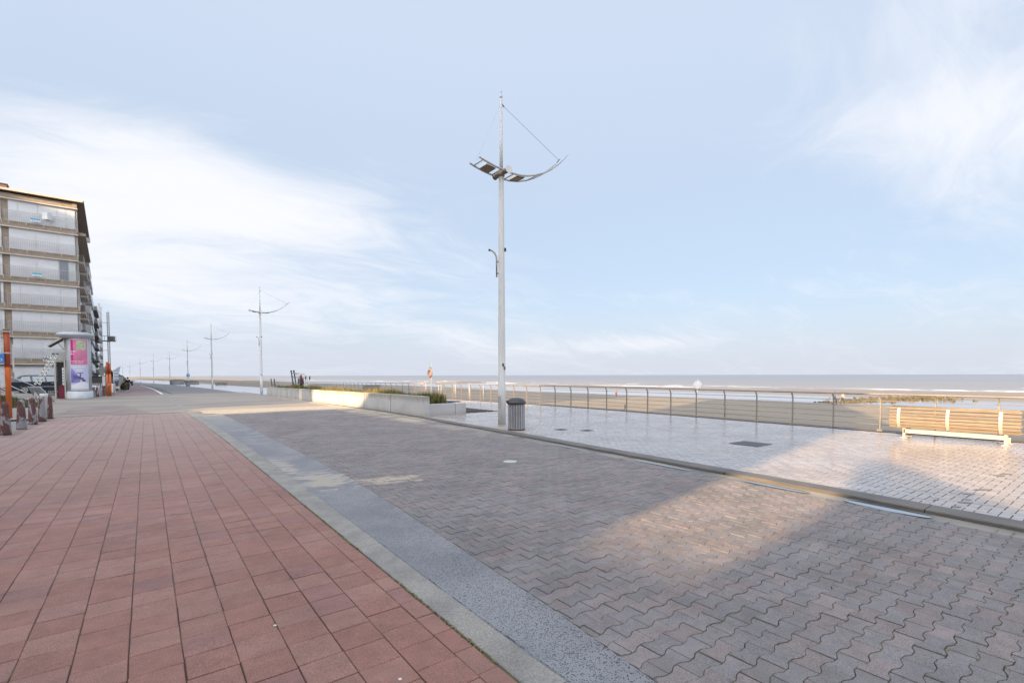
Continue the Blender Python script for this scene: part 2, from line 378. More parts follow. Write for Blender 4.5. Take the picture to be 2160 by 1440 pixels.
def rise(x, y): return 0.42*sstep(-4.6, -8.5, x)*sstep(36, 52, y)
TZ = 0.022

def strip(name, xa, xb, ys, z, m, nx=1, zf=None, parent=None):
    mb = MB(); vs = []; fs = []
    for y in ys:
        for i in range(nx+1):
            x = xa(y)+(xb(y)-xa(y))*i/nx; vs.append((x, y, z+drop(y)+(zf(x, y) if zf else 0)))
    for j in range(len(ys)-1):
        for i in range(nx): a = j*(nx+1)+i; fs.append((a, a+1, a+nx+2, a+nx+1))
    mb.add(vs, fs, True); return mb.build(name, m, parent)
ys_near = [-20+0.5*i for i in range(0, 93)]
def yr(a, b, st): n = max(1, int(round((b-a)/st))); return [a+(b-a)*i/n for i in range(n+1)]

Y_END = 25.8          # the fine paving stops at the sandy crossing
# ------------------------------------------------------------------ ground sheets (setting)
ground = strip('ground', lambda y: -260.0, lambda y: x_edge(y)-0.02, yr(-60, 60, 4)+yr(70, 600, 10), -0.06, M_asph, nx=120, zf=rise); tag(ground, 'grey asphalt and sandy ground inland of the promenade', kind='structure')
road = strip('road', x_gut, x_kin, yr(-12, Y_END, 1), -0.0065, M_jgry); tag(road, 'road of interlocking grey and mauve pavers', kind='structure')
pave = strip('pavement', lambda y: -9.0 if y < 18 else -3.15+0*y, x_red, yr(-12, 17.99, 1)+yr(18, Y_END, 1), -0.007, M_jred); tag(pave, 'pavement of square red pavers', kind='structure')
terr = strip('terrace', x_kout, x_rail, yr(-12, 45, 1), TZ-0.007, M_jter); tag(terr, 'wet terrace of pale grey bricks beside the beach railing', kind='structure')
cross = strip('crossing', lambda y: -30.0, lambda y: x_kin(y)+0.5, yr(Y_END, 58.5, 1.5), 0.002, M_cross, nx=60, zf=rise); tag(cross, 'sandy concrete crossing between the paved stretches', kind='structure')
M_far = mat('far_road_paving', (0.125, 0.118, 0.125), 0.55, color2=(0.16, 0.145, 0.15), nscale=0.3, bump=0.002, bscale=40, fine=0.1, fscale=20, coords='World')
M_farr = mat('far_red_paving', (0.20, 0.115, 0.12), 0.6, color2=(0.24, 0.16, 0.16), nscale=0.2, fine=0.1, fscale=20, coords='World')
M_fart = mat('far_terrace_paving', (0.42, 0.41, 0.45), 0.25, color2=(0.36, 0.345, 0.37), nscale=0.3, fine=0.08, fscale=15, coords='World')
fys = yr(58.5, 120, 3)+yr(126, 460, 6)
far_road = strip('far_road', x_gut, x_kin, fys, 0.004, M_far); tag(far_road, 'dark paved road beyond the sandy crossing', kind='structure')
far_pave = strip('far_pavement', lambda y: -2.6+bend(y)*1.0-(0.05*(y-60)), x_red, fys, 0.004, M_farr); tag(far_pave, 'reddish pavement beyond the sandy crossing', kind='structure')
far_terr = strip('far_terrace', lambda y: x_kin(y), x_rail, yr(45, 120, 3)+yr(126, 460, 6), 0.012, M_fart); tag(far_terr, 'pale wet terrace continuing along the distant railing', kind='structure')
xt = strip('pavement_end', lambda y: -3.1+.25*noise.noise((y*.8, 0, 0)), lambda y: x_red(y)-1.15-.12*(y-26)+.2*noise.noise((y*.9, 3, 0)), yr(26.36, 36, .4), 0.006, mat('sandy_red_paving', (.215, .165, .152), .75, color2=(.27, .225, .20), nscale=.9, fine=.1, fscale=20, coords='World')); tag(xt, 'last reddish part of the pavement running into the sandy crossing', kind='structure')
M_line = mat('pale_line', (0.55, 0.50, 0.42), 0.7, color2=(0.42, 0.37, 0.30), nscale=3, coords='World')
M_rline = mat('red_line', (0.42, 0.16, 0.10), 0.7)
l1 = MB()
for y0, y1, dz in ((58.5, 59.0, .009),):
    l1.add([(x_gut(y0)-1, y0, drop(y0)+dz), (x_kin(y0)+.4, y0, drop(y0)+dz), (x_kin(y1)+.4, y1, drop(y1)+dz), (x_gut(y1)-1, y1, drop(y1)+dz)], [(0, 1, 2, 3)])
tag(l1.build('edge_line', M_line), 'pale edge line across the road at the far side of the crossing', kind='structure')
l2 = MB()
for y0, y1, dz in ((57.9, 58.4, .010), (26.1, 26.35, .008)):
    l2.add([(-2.8, y0, drop(y0)+dz), (x_red(y0)-.02, y0, drop(y0)+dz), (x_red(y1)-.02, y1, drop(y1)+dz), (-2.8, y1, drop(y1)+dz)], [(0, 1, 2, 3)])
tag(l2.build('edge_line', M_rline), 'reddish edge line across the pavement at the crossing', kind='structure')

# white kerb line of the far stretch
mb = MB()
for y0 in range(59, 150, 2):
    mb.box(((x_red(y0)+x_red(y0+1.9))/2+0.10, y0+0.95, drop(y0)+0.02), (0.2, 1.85, 0.05), rot=math.atan2(x_red(y0)-x_red(y0+1.9), 1.9))
tag(mb.build('far_kerb', M_white), 'white kerb curving along the distant pavement', kind='structure')

# ------------------------------------------------------------------ pavers
def in_view(p, margin=20):
    d = Vector((p[0], p[1], (p[2] if len(p) > 2 else 0)-EYE)); z = d.dot(fwd)
    if z <= 0.2: return False
    px = 1080+1020*d.dot(rgt)/z; py = 826.6-1020*d.dot(upv)/z
    return -margin < px < 2160+margin and -margin < py < 1440+margin
def lay(cells, make_mesh, mat_piece, mat_stuff, parent, bed_name, stuff_name, zj=0.0015):
    """cells: (x, y, key, clip) -> 300 nearest in view become objects, the rest one mesh"""
    vis = sorted([c for c in cells if in_view((c[0], c[1], 0), 30) and c[3] is None], key=lambda c: (c[0]**2+c[1]**2))[:300]
    vs = set((c[0], c[1]) for c in vis)
    base = {}
    for c in vis:
        if c[2] not in base:
            b = MB(); v, f = make_mesh(c[2], 0, 0, None); b.add(v, f)
            me_o = b.build(bed_name, mat_piece, parent); base[c[2]] = me_o.data; o = me_o
        else: o = link(bed_name, base[c[2]], parent)
        o.location = (c[0]+random.gauss(0, .0012), c[1]+random.gauss(0, .0008), random.uniform(-zj, zj)+c[4]); o.rotation_euler = (random.gauss(0, .004), random.gauss(0, .004), random.gauss(0, .006))
    b = MB()
    for c in cells:
        if (c[0], c[1]) in vs: continue
        v, f = make_mesh(c[2], c[0], c[1], c[3]); 
        if not v: continue
        dz = random.uniform(-zj, zj)+drop(c[1])+c[4]; a = random.gauss(0, .006); tx, ty = random.gauss(0, .004), random.gauss(0, .004)
        v = [(c[0]+(p[0]-c[0])-a*(p[1]-c[1]), p[1]+a*(p[0]-c[0]), p[2]+dz+tx*(p[0]-c[0])+ty*(p[1]-c[1])) for p in v]
        b.add(v, f)
    o = b.build(stuff_name, mat_stuff, parent); tag(o, kind='stuff')
def rect_piece(x0, x1, y0, y1, h=0.035, bev=0.004):
    v = [(x0, y0, -h), (x1, y0, -h), (x1, y1, -h), (x0, y1, -h), (x0, y0, -bev*.6), (x1, y0, -bev*.6), (x1, y1, -bev*.6), (x0, y1, -bev*.6),
         (x0+bev, y0+bev, 0), (x1-bev, y0+bev, 0), (x1-bev, y1-bev, 0), (x0+bev, y1-bev, 0)]
    f = [(8, 9, 10, 11)]
    for k in range(2):
        for i in range(4): j = (i+1) % 4; f.append((k*4+i, k*4+j, k*4+4+j, k*4+4+i))
    return v, f
# red pavers, 0.25 m square, rows along the promenade, staggered
cells = []
PW = 0.2495
for i in range(-40, 8):
    off = random.uniform(0, PW); xc = -0.12+PW*(i+.5)
    if xc > 1.7: continue
    y = -3.0+off if xc > -3 else 2.0+off
    while y < Y_END-0.1:
        xr_ = x_red(y)-0.012; x0, x1 = xc-PW/2, xc+PW/2
        lim = -9.0 if y < 17.9 else -3.1
        if x0 < xr_-0.03 and x0 > lim:
            clip = (x0, min(x1, xr_)) if x1 > xr_ else None
            cells.append((xc, y+PW/2, 'p', clip, 0.0))
        y += PW
def red_mesh(key, x, y, clip):
    j = 0.0034; q_ = random.gauss(0, .0011); x0, x1 = x-PW/2+q_, x+PW/2+q_
    if clip: x0, x1 = clip
    return rect_piece(x0+j, x1-j*(0 if clip else 1), y-PW/2+j*.7, y+PW/2-j*.7)
lay(cells, red_mesh, M_red1, M_red, pave, 'paver', 'distant_paver', 0.002)
# interlocking I-shaped pavers
IL, IW, IWN, IP = 0.2145, 0.134, 0.1105, 0.1225
def i_outline(g=0.0033):
    a = IL/2-g; g *= .72; wE, wM = 0.0735-g, 0.0490-g; q = IL/4
    half = [(0.0, wM), (q-.024, wM+.0006), (q-.010, wM+.0075), (q+.010, wE-.0075), (q+.024, wE-.0006), (a, wE)]
    up = [(-x, w_) for x, w_ in reversed(half)]+half[1:]
    return up+[(x, -w_) for x, w_ in reversed(up)]
OUT = i_outline()
def i_mesh(key, x, y, clip):
    h = 0.035; bev = 0.0028; pts = OUT
    if clip == 'L': pts = [(max(px_, x_gut(y)-x+0.004+0.0003*i_), py_) for i_, (px_, py_) in enumerate(OUT)]
    if clip == 'R': pts = [(min(px_, x_kin(y)-x-0.003-0.0003*i_), py_) for i_, (px_, py_) in enumerate(OUT)]
    n = len(pts); mxc = (max(p[0] for p in pts)+min(p[0] for p in pts))/2; s2 = [(mxc+(p[0]-mxc)*(1-bev/(IL/2)), p[1]*(1-bev/(IW/2))) for p in pts]
    v = [(x+a, y+b, -h) for a, b in pts]+[(x+a, y+b, -bev*.6) for a, b in pts]+[(x+a, y+b, 0) for a, b in s2]
    h_ = n//2; f = [(2*n+i+1, 2*n+i, 2*n+n-1-i, 2*n+n-2-i) for i in range(h_-1)]
    for k in range(2):
        for i in range(n): j = (i+1) % n; f.append((k*n+j, k*n+i, k*n+n+i, k*n+n+j))
    return v, f
cells = []
k = 0; y = -2.2
while y < Y_END+0.3:
    x = 2.2+(IL/2 if k % 2 else 0)-IL
    while x < 8.2:
        if x-IL*.5 > x_gut(y)-0.01 and x+IL*.5 < x_kin(y)+0.02: cells.append((x, y, 'p', None, 0.0))
        elif x+IL*.5 > x_gut(y)+0.02 and x < x_kin(y)-1: cells.append((x, y, 'p', 'L', -0.001))
        elif x-IL*.5 < x_kin(y)-0.02 and x > x_gut(y)+1: cells.append((x, y, 'p', 'R', -0.001))
        x += IL
    y += IP; k += 1
lay(cells, i_mesh, M_gry1, M_gry, road, 'paver', 'distant_paver', 0.003)
# terrace bricks, herringbone
cells = []; U = 0.1; x00, y00 = 6.62, -4.0
for iy in range(0, 330):
    for ix in range(0, 106):
        x, y = x00+ix*U, y00+iy*U; m4 = (ix-iy) % 4
        if m4 == 0: cx, cy, k = x+U, y+U/2, 'h'
        elif m4 == 3: cx, cy, k = x+U/2, y+U, 'v'
        else: continue
        lo, hi = x_kout(cy)+0.01, x_rail(cy)-0.25
        hw = U if k == 'h' else U/2
        if cx+hw < lo+0.03 or cx-hw > hi: continue
        if 9.0 < cx and y > 17.2: 
            if cx < 12: continue
        if y > 17.2 and cx < 12.4 and cx > 8.4: continue
        clip = None
        if cx-hw < lo: clip = (max(lo, cx-hw), cx+hw)
        elif cx+hw > hi: clip = (cx-hw, min(hi, cx+hw))
        cells.append((cx, cy, k, clip, TZ))
def t_mesh(key, x, y, clip):
    hx, hy = (U, U/2) if key == 'h' else (U/2, U); j = 0.0046; x0, x1 = x-hx, x+hx
    if clip: x0, x1 = clip
    return rect_piece(x0+j, x1-j, y-hy+j, y+hy-j, h=0.03, bev=0.0025)
lay(cells, t_mesh, M_ter1, M_ter, terr, 'paver', 'distant_paver', 0.0010)

# ------------------------------------------------------------------ gutter and kerbs
GS = bpy.data.objects.new('gutter', None); COL.objects.link(GS); tag(GS, 'concrete and rough asphalt gutter between the red pavement and the road', kind='structure')
def seg_prism(xa, xb, y0, y1, zt, h, m, name, parent, n=4, slope=0.0, bev=0.006):
    mb = MB(); ys = [y0+0.004+(y1-y0-0.008)*i/n for i in range(n+1)]; vs = []; fs = []
    for y in ys:
        a, b = xa(y), xb(y); d = drop(y)
        vs += [(a, y, zt-h+d), (a, y, zt-bev+d), (a+bev, y, zt+d), (b-bev, y, zt+slope+d), (b, y, zt+slope-bev+d), (b, y, zt-h+d)]
    for j in range(n):
        for i in range(5): p = j*6+i; fs.append((p, p+1, p+7, p+6))
    fs += [(5, 4, 3, 2, 1, 0), tuple(n*6+i for i in range(6))]
    mb.add(vs, fs); return mb.build(name, m, parent)
y = -6.0
while y < 58:
    seg_prism(lambda t: x_red(t)+0.004, x_cnc, y, y+2.6, 0.004, 0.06, M_conc, 'kerb_stone', GS, 3); y += 2.6
# rough asphalt channel, slightly dished
M_gasph = bpy.data.materials.new('rough_asphalt'); M_gasph.use_nodes = True; T = NT(M_gasph.node_tree); b = T.n['Principled BSDF']
pos = T.new('ShaderNodeNewGeometry').outputs['Position']
v1 = T.new('ShaderNodeTexVoronoi', inp={'Scale': 95.0}); T.l.new(T.vmath('ADD', pos, T.vmath('SCALE', T.noise(pos, 60, 2, out=1), 0.01)), v1.inputs['Vector'])
holes = T.math('MULTIPLY', T.ramp(v1.outputs['Distance'], 0.28, 0.42, 1, 0), T.ramp(T.sep(v1.outputs['Color'])[0], 0.33, 0.42))
c = T.mix(T.ramp(T.noise(pos, 1.3, 4), .35, .65), (0.27, 0.265, 0.275), (0.205, 0.20, 0.215))
Xg, Yg, Zg = T.sep(pos)
c = T.mix(T.math('MULTIPLY', T.ramp(Yg, 17, 24), 0.85), c, (0.36, 0.33, 0.28))
sp_ = spill(T, pos, Xg, Yg); c = T.mix(T.math('MULTIPLY', T.math('MULTIPLY', holes, 0.95), T.math('SUBTRACT', 1.0, sp_)), c, (0.02, 0.02, 0.022)); c = T.mix(sp_, c, (0.43, 0.37, 0.30)); c = T.mix(T.ramp(T.noise(pos, 5, 5, .65), .6, .75, 0, .35), c, (.1, .1, .105)); T.set(b, 'Base Color', c); T.set(b, 'Roughness', 0.55)
bn = T.new('ShaderNodeBump', inp={'Strength': 1.0, 'Distance': 0.004}); T.l.new(T.math('SUBTRACT', T.noise(pos, 110, 2), T.math('MULTIPLY', holes, 1.2)), bn.inputs['Height']); T.l.new(bn.outputs[0], b.inputs['Normal'])
def dish(x, y):
    a, b_ = x_cnc(y), x_gut(y); t = (x-a)/(b_-a); return -0.022*sin(pi*min(1, max(0, t)))**0.7+noise.noise((x*9, y*5, 0))*0.003
strip('asphalt_channel', x_cnc, lambda t: x_gut(t)+0.0, yr(-6, 58, 0.25), 0.0, M_gasph, nx=7, zf=dish, parent=GS)
mb = MB(); vs = []; fs = []; ny = 220
for i in range(ny+1):
    y = 1.3+3.6*i/ny; w_ = max(0.0008, .009*(0.25+noise.noise((y*5, 0, 0))+.6*noise.noise((y*23, 0, 4)))*(1-sstep(2.6, 4.9, y)*.7)); xx = x_cnc(y)+.004
    vs += [(xx, y, 0.0045), (xx+w_*(1+.5*noise.noise((y*60, 1, 1))), y, 0.0045)]
for i in range(ny): fs.append((2*i, 2*i+1, 2*i+3, 2*i+2))
mb.add(vs, fs); mb.build('crack', M_black, GS)
KS = bpy.data.objects.new('kerb', None); COL.objects.link(KS); tag(KS, 'low concrete kerb between the road and the wet terrace', kind='structure')
y = -6.1
while y < 59:
    mb = MB(); n = 3; ys = [y+0.005+(2.54)*i/n for i in range(n+1)]; vs = []; fs = []
    for t in ys:
        a, b_ = x_kin(t)+0.27, x_kout(t)-0.006; d = drop(t); tw = random.uniform(-.001, .001)
        vs += [(a, t, -0.06+d), (a+0.004, t, 0.030+d+tw), (a+0.018, t, 0.040+d+tw), (b_-.008, t, TZ+0.018+d+tw), (b_, t, TZ+.012+d), (b_, t, -0.06+d)]
    for j in range(n):
        for i in range(5): p = j*6+i; fs.append((p, p+1, p+7, p+6))
    fs += [(5, 4, 3, 2, 1, 0), tuple(n*6+i for i in range(6))]
    mb.add(vs, fs); mb.build('kerb_stone', M_kerb, KS); y += 2.55
M_gut2 = mat('wet_channel', (0.15, 0.145, 0.15), 0.30, color2=(0.30, 0.27, 0.23), nscale=0.8, rough2=0.7, bump=0.001, bscale=80, coords='World')
strip('channel', x_kin, lambda t: x_kin(t)+0.268, yr(-6, 59, 0.5), -0.004, M_gut2, nx=3, zf=lambda x, y: -0.010*sin(pi*(x-x_kin(y))/0.268), parent=KS)
# water lying in the channel
M_water = mat('puddle_water', (0.10, 0.11, 0.13), 0.03, spec=1.0, coat=1.0)
for (y0, y1, wd, xo, lab) in [(1.45, 2.35, 0.30, .11, 'bright puddle ending at a kerb joint in the near channel'), (2.75, 3.7, .18, .12, 'thin broken puddle along the kerb beside the warm sunlit patch'), (4.6, 5.9, .08, .10, 'long thin puddle along the kerb beyond the sunlit patch'), (7.4, 8.4, .09, .11, 'short bright puddle in the channel right of the round manhole cover')]:
    mb = MB(); n = 16; vs = []; fs = []
    for i in range(n+1):
        t = i/n; yy = y0+(y1-y0)*t; hw = wd/2*(sin(pi*min(1, t*1.02+0.02))**.35)*(0.85+0.3*noise.noise((yy*4, 0, xo)))
        xc = x_kin(yy)+xo; vs += [(xc-hw, yy, 0.0035), (xc+hw, yy, 0.0035)]
    for i in range(n): fs.append((2*i, 2*i+1, 2*i+3, 2*i+2))
    mb.add(vs, fs); tag(mb.build('puddle', M_water), lab, 'puddle', 'puddles along the kerb')

# moss along the edge of the red paving
M_moss = mat('moss', (0.15, 0.14, 0.045), 0.95, color2=(0.22, 0.19, 0.075), nscale=30, coords='World')
mb = MB(); y = 0.9
while y < 16:
    if noise.noise((y*1.4, 3.1, 0)) > 0.02:
        for q in range(1):
            x = x_red(y)+random.gauss(-0.002, .007); r = random.uniform(.003, .010); h = random.uniform(.003, .009)
            vs = [(x+r*cos(a)*random.uniform(.7, 1.3), y+random.uniform(-.02, .02)+r*sin(a), 0.001) for a in (0, 1.25, 2.5, 3.8, 5.0)]+[(x, y, h)]
            mb.add(vs, [(i, (i+1) % 5, 5) for i in range(5)])
    y += 0.012
tag(mb.build('moss', M_moss), 'yellow green moss growing in the joint beside the gutter', 'moss', kind='stuff')
mb = MB()
for q in range(9000):
    x = random.uniform(2.3, 7.2); y = 0.5+random.random()**1.4*8
    if noise.noise((x*1.1, y*1.1, 7)) < 0.05 or noise.noise((x*6, y*6, 2)) < 0.1: continue
    # keep to joints: near straight ends
    k = round((y+2.2)/IP); y = -2.2+k*IP+random.choice((-1, 1))*IP/2+random.gauss(0, .006)
    r = random.uniform(.003, .008); vs = [(x+r*cos(a)*random.uniform(.8, 1.8), y+r*sin(a), -0.004) for a in (0, 1.25, 2.5, 3.8, 5.0)]+[(x, y, random.uniform(.001, .005))]
    mb.add(vs, [(i, (i+1) % 5, 5) for i in range(5)])
tag(mb.build('moss', M_moss), 'small tufts of moss in the joints of the paved road', 'moss', kind='stuff')

# drift of pale sand over the gutter
def drift_mesh(x0, x1, y0, y1, fn, name, label, st=0.02):
    mb = MB(); nx = int((x1-x0)/st); ny = int((y1-y0)/st); vs = []; idx = {}; fs = []; H = {}
    for j in range(ny+1):
        for i in range(nx+1):
            x, y = x0+i*st, y0+j*st; H[i, j] = fn(x, y)
    for j in range(ny):
        for i in range(nx):
            if max(H[i, j], H[i+1, j], H[i, j+1], H[i+1, j+1]) > -0.001:
                q = []
                for a, b_ in ((i, j), (i+1, j), (i+1, j+1), (i, j+1)):
                    if (a, b_) not in idx: idx[a, b_] = len(vs); vs.append((x0+a*st, y0+b_*st, H[a, b_]+drop(y0+b_*st)))
                    q.append(idx[a, b_])
                fs.append(tuple(q))
    mb.add(vs, fs, True); o = mb.build(name, M_sandd); tag(o, label, 'sand', kind='stuff'); return o
def f2(x, y):
    n = noise.fractal((x*0.5, y*1.6, 5), 1.0, 2.0, 5)
    e = sstep(22.6, 25.9, y+0.9*n+1.2*sstep(6.0, 8.4, x))
    return -0.004+0.028*(e-0.5)+0.010*n*e if e > 0.25 else -0.05
drift_mesh(1.9, 8.4, 21.5, 27.0, f2, 'sand_drift', 'sunlit ridge of blown sand where the grey pavers end', 0.06)
def f3(x, y):
    n = noise.fractal((x*1.2, y*0.9, 8), 1.0, 2.0, 5); d = x-(8.5 if y < 45 else 8.2)
    g = exp(-(d/0.55)**2)*sstep(11, 17, y)*(1 if x < 8.5 else .3)
    return 0.002+0.05*(g-0.45)+0.008*n if g > 0.2 else -0.06
drift_mesh(7.2, 8.6, 12.0, 45, f3, 'sand_drift', 'brownish sand gathered along the foot of the white planter wall', 0.07)

# damp marks and drain covers on the terrace
M_damp = mat('damp_mark', (0.085, 0.075, 0.09), 0.25, color2=(0.12, 0.10, 0.115), nscale=20)
for i, (x, y, a, b_) in enumerate([(9.08, 1.36, .30, .035), (8.62, 1.42, .16, .05), (8.22, 1.37, .09, .035), (8.01, 1.36, .15, .045), (7.67, 1.37, .12, .04), (7.46, 1.37, .13, .05), (7.22, 1.36, .09, .04), (7.88, 1.60, .08, .02), (10.78, 1.36, .22, .035), (10.55, 1.40, .2, .05)]):
    lab = ['widest dark drip mark, halfway along the row on the terrace', 'dark drip mark just kerb side of the widest one', 'smallest drip mark in the middle of the row', 'dark drip mark third from the kerb end joint', 'dark oval drip mark second up from the kerb', 'broad dark drip mark nearest the kerb edge', 'half hidden drip mark touching the kerb', 'thin lone drip mark left of the row', 'long far drip mark nearest the bench', 'reddish far drip mark beside the long one'][i]
    mb = MB(); n = 18; ang = -0.62
    vs = [(x, y, TZ+0.0035)]
    for k in range(n):
        t = 2*pi*k/n; u = a*.5*cos(t)*(1+.15*noise.noise((x, k, 0))); v_ = b_*1.1*sin(t)*(1+.5*noise.noise((x*3, k*.9, 0)))*(1-0.55*abs(cos(t))**2)
        vs.append((x+u*cos(ang)-v_*sin(ang), y+u*sin(ang)+v_*cos(ang), TZ+0.0035))
    mb.add(vs, [(0, 1+k, 1+(k+1) % n) for k in range(n)]); tag(mb.build('damp_mark', M_damp), lab, 'stain', 'dark drip marks on the terrace')
def cover(c, ux, uy, lab):
    t = thing('drain_cover', (c[0], c[1], TZ+0.002), lab, 'drain cover')
    mb = MB(); mb.box((0, 0, 0.0025), (ux, uy, 0.005)); fr = mb.build('cover_plate', mat('cast_iron', (0.09, 0.08, 0.085), 0.55, 0.3, color2=(.13, .12, .125), nscale=9, bump=0.002, bscale=50), t)
    mb = MB()
    for s in (-1, 1): mb.box((s*(ux/2+.012), 0, .003), (.02, uy+.044, .008)); mb.box((0, s*(uy/2+.012), .003), (ux, .02, .008))
    mb.build('frame', M_dark, t)
    for i in range(6):
        m2 = MB(); m2.box((-ux/2+ux*(i+.5)/6, 0, .0065), (ux/6*.55, uy*.8, .003)); m2.build('rib', M_dark, t)
    return t
cover((10.97, 5.5), 0.62, 0.62, 'large dark rectangular drain cover in the middle of the terrace')
cover((9.55, 10.3), 0.22, 0.22, 'small square drain cover on the terrace closer to the litter bin')
cover((9.98, 9.68), 0.22, 0.22, 'small square drain cover on the terrace farther from the litter bin')
mb = MB(); mb.lathe([(0.13, 0), (0.13, .004), (0.115, .006), (0.0, .006)], (5.35, 7.15, 0.0), 24); tag(mb.build('manhole_cover', mat('pale_metal', (.55, .54, .52), .5, .3)), 'small round pale cover in the grey road pavers', 'cover')
for (x, y, lab) in ((0.62, 3.35, 'white chewing gum spot on a red paver left of the gutter'), (1.03, 2.35, 'pale round spot on a red paver close to the gutter in front')):
    mb = MB(); mb.lathe([(0.011, 0), (0.010, .003), (0.0, .004)], (x, y, 0.001), 10); tag(mb.build('gum_spot', M_white), lab, 'gum')

# ------------------------------------------------------------------ sea wall, beach, sea
M_edge = mat('gravel_edging', (0.13, 0.09, 0.068), 0.75, color2=(0.20, 0.15, 0.12), nscale=28, bump=0.006, bscale=55, fine=0.3, fscale=70, coords='World')
strip('edging', lambda y: x_rail(y)-0.24, x_edge, yr(-20, 120, 1)+yr(125, 460, 5), TZ+0.012, M_edge, nx=3, zf=lambda x, y: noise.noise((x*15, y*15, 0))*.004); tag(bpy.data.objects['edging'], 'brown gravelly edging strip along the foot of the railing', kind='structure')
mb = MB(); ys = yr(-20, 120, 2)+yr(126, 460, 6)
vs = []; fs = []
for t in ys: vs += [(x_edge(t), t, TZ+.012+drop(t)), (x_edge(t)+.01, t, -3.0+drop(t))]
for j in range(len(ys)-1): fs.append((2*j, 2*j+1, 2*j+3, 2*j+2))
mb.add(vs, fs); tag(mb.build('sea_wall', M_dgrey), 'concrete sea wall dropping from the promenade to the beach', kind='structure')

def sand_z(dx, y):
    z = interp([(-1, -1.35), (0, -1.4), (8, -1.5), (30, -1.9), (55, -2.45), (68, -2.90), (80, -3.35), (94, -3.35), (106, -2.75), (142, -2.70), (165, -3.5), (190, -4.1), (260, -6.5), (600, -12)], dx)
    up = sstep(60, 150, y)*(1-sstep(40, 95, dx)); z += 1.0*up
    z += 1.05*exp(-((dx-16)/11)**2)*sstep(85, 130, y)*(0.65+0.6*noise.noise((dx*.06, y*.025, 3)))
    z += noise.fractal((dx*.02+3, y*.012, 1), 1.0, 2.0, 3)*0.22*sstep(55, 75, dx)*(1-sstep(160, 200, dx))
    z += noise.noise((dx*.5, y*.4, 1))*0.03+noise.noise((dx*.12, y*.08, 1))*0.09
    return z
M_sand = bpy.data.materials.new('beach_sand'); M_sand.use_nodes = True; T = NT(M_sand.node_tree); b = T.n['Principled BSDF']
pos = T.new('ShaderNodeNewGeometry').outputs['Position']; Xs, Ys, Zs = T.sep(pos)
st = T.vmath('MULTIPLY', pos, (1, .25, 1))
wet = T.ramp(T.math('ADD', Zs, T.math('MULTIPLY', T.noise(pos, .08, 4), .5)), -2.30, -2.55, 0, 1)
dry = T.mix(T.ramp(T.noise(st, .35, 5, .65), .35, .65), (0.275, 0.225, 0.172), (0.22, 0.183, 0.143))
c = T.mix(T.math('MULTIPLY', wet, .9), dry, (0.235, 0.19, 0.16))
trk = T.math('MULTIPLY', T.ramp(T.noise(T.vmath('MULTIPLY', pos, (.5, .06, 1)), 1.3, 3), .56, .62), .22)
c = T.mix(trk, c, (.20, .18, .15)); T.set(b, 'Base Color', c)
T.set(b, 'Roughness', T.ramp(wet, 0, 1, .9, .42, False))
bn = T.new('ShaderNodeBump', inp={'Strength': .8, 'Distance': 0.03}); T.l.new(T.noise(pos, 3.5, 5, .65), bn.inputs['Height']); T.l.new(bn.outputs[0], b.inputs['Normal'])
dxs = [0, 1, 2, 3, 4.5, 6, 8, 10, 12.5, 15, 18, 21, 25, 29, 34, 39, 45, 50, 55, 60, 64, 68, 72, 76, 80, 85, 90, 95, 100, 105, 110, 116, 122, 130, 138, 146, 154, 162, 170, 178, 186, 195, 205, 220, 240, 300, 600]
sys_ = yr(-140, -40, 10)+yr(-38, 160, 2)+yr(164, 300, 4)+yr(310, 640, 10)+yr(700, 3000, 200)
mb = MB(); vs = []; fs = []; nd = len(dxs)
for t in sys_:
    for d in dxs: vs.append((x_edge(t)+0.005+d*(1 if t < 300 else 1+(t-300)*.0004), t, sand_z(d, t)+drop(t)*0.35))
for j in range(len(sys_)-1):
    for i in range(nd-1): a = j*nd+i; fs.append((a, a+1, a+nd+1, a+nd))
mb.add(vs, fs, True); tag(mb.build('beach', M_sand), 'wide sandy beach between the sea wall and the surf', kind='structure')
M_pool = mat('tidal_water', (0.20, 0.21, 0.24), 0.10, spec=0.8, bump=0.004, bscale=1.2, coords='World')
mb = MB(); mb.add([(70, -140, -3.08), (150, -140, -3.08), (150, 500, -3.08), (40, 500, -3.08)], [(0, 1, 2, 3)]); tag(mb.build('tidal_pool', M_pool), 'shallow tidal water lying in the hollow of the beach', kind='structure')

M_sea = bpy.data.materials.new('sea_water'); M_sea.use_nodes = True; T = NT(M_sea.node_tree); b = T.n['Principled BSDF']
pos = T.new('ShaderNodeNewGeometry').outputs['Position']; Xs, Ys, Zs = T.sep(pos)
yb = T.math('MAXIMUM', T.math('SUBTRACT', Ys, 60), 0)
sft = T.math('ADD', T.math('MULTIPLY', yb, .0115), T.math('MULTIPLY', T.math('MULTIPLY', yb, yb), 1.7e-4))
off = T.math('SUBTRACT', T.math('ADD', Xs, sft), 205)        # metres offshore
pw = T.vmath('MULTIPLY', pos, (1.0, .22, 1))
nA = T.noise(pw, .075, 5, .62, .8); nB = T.noise(pw, .35, 5, .7, .5)
fo = T.math('MULTIPLY_ADD', T.math('ADD', T.math('MULTIPLY', nA, .6), T.math('MULTIPLY', nB, .4)), 1.7, -.35)
near = T.ramp(off, 0, 140, -.01, -.14, False); near = T.math('MAXIMUM', near, -.135)
shore = T.math('ADD', T.ramp(off, -12, 0, .06, 0), T.math('MULTIPLY', T.ramp(T.math('SINE', T.math('ADD', T.math('MULTIPLY', off, .17), T.math('MULTIPLY', nA, 9))), .3, .9), T.ramp(off, 60, 110, .07, 0)))
foam = T.ramp(T.math('ADD', T.math('ADD', fo, near), shore), .60, .68)
c = T.mix(T.ramp(off, 0, 500), (0.245, 0.23, 0.225), (0.195, 0.212, 0.25))
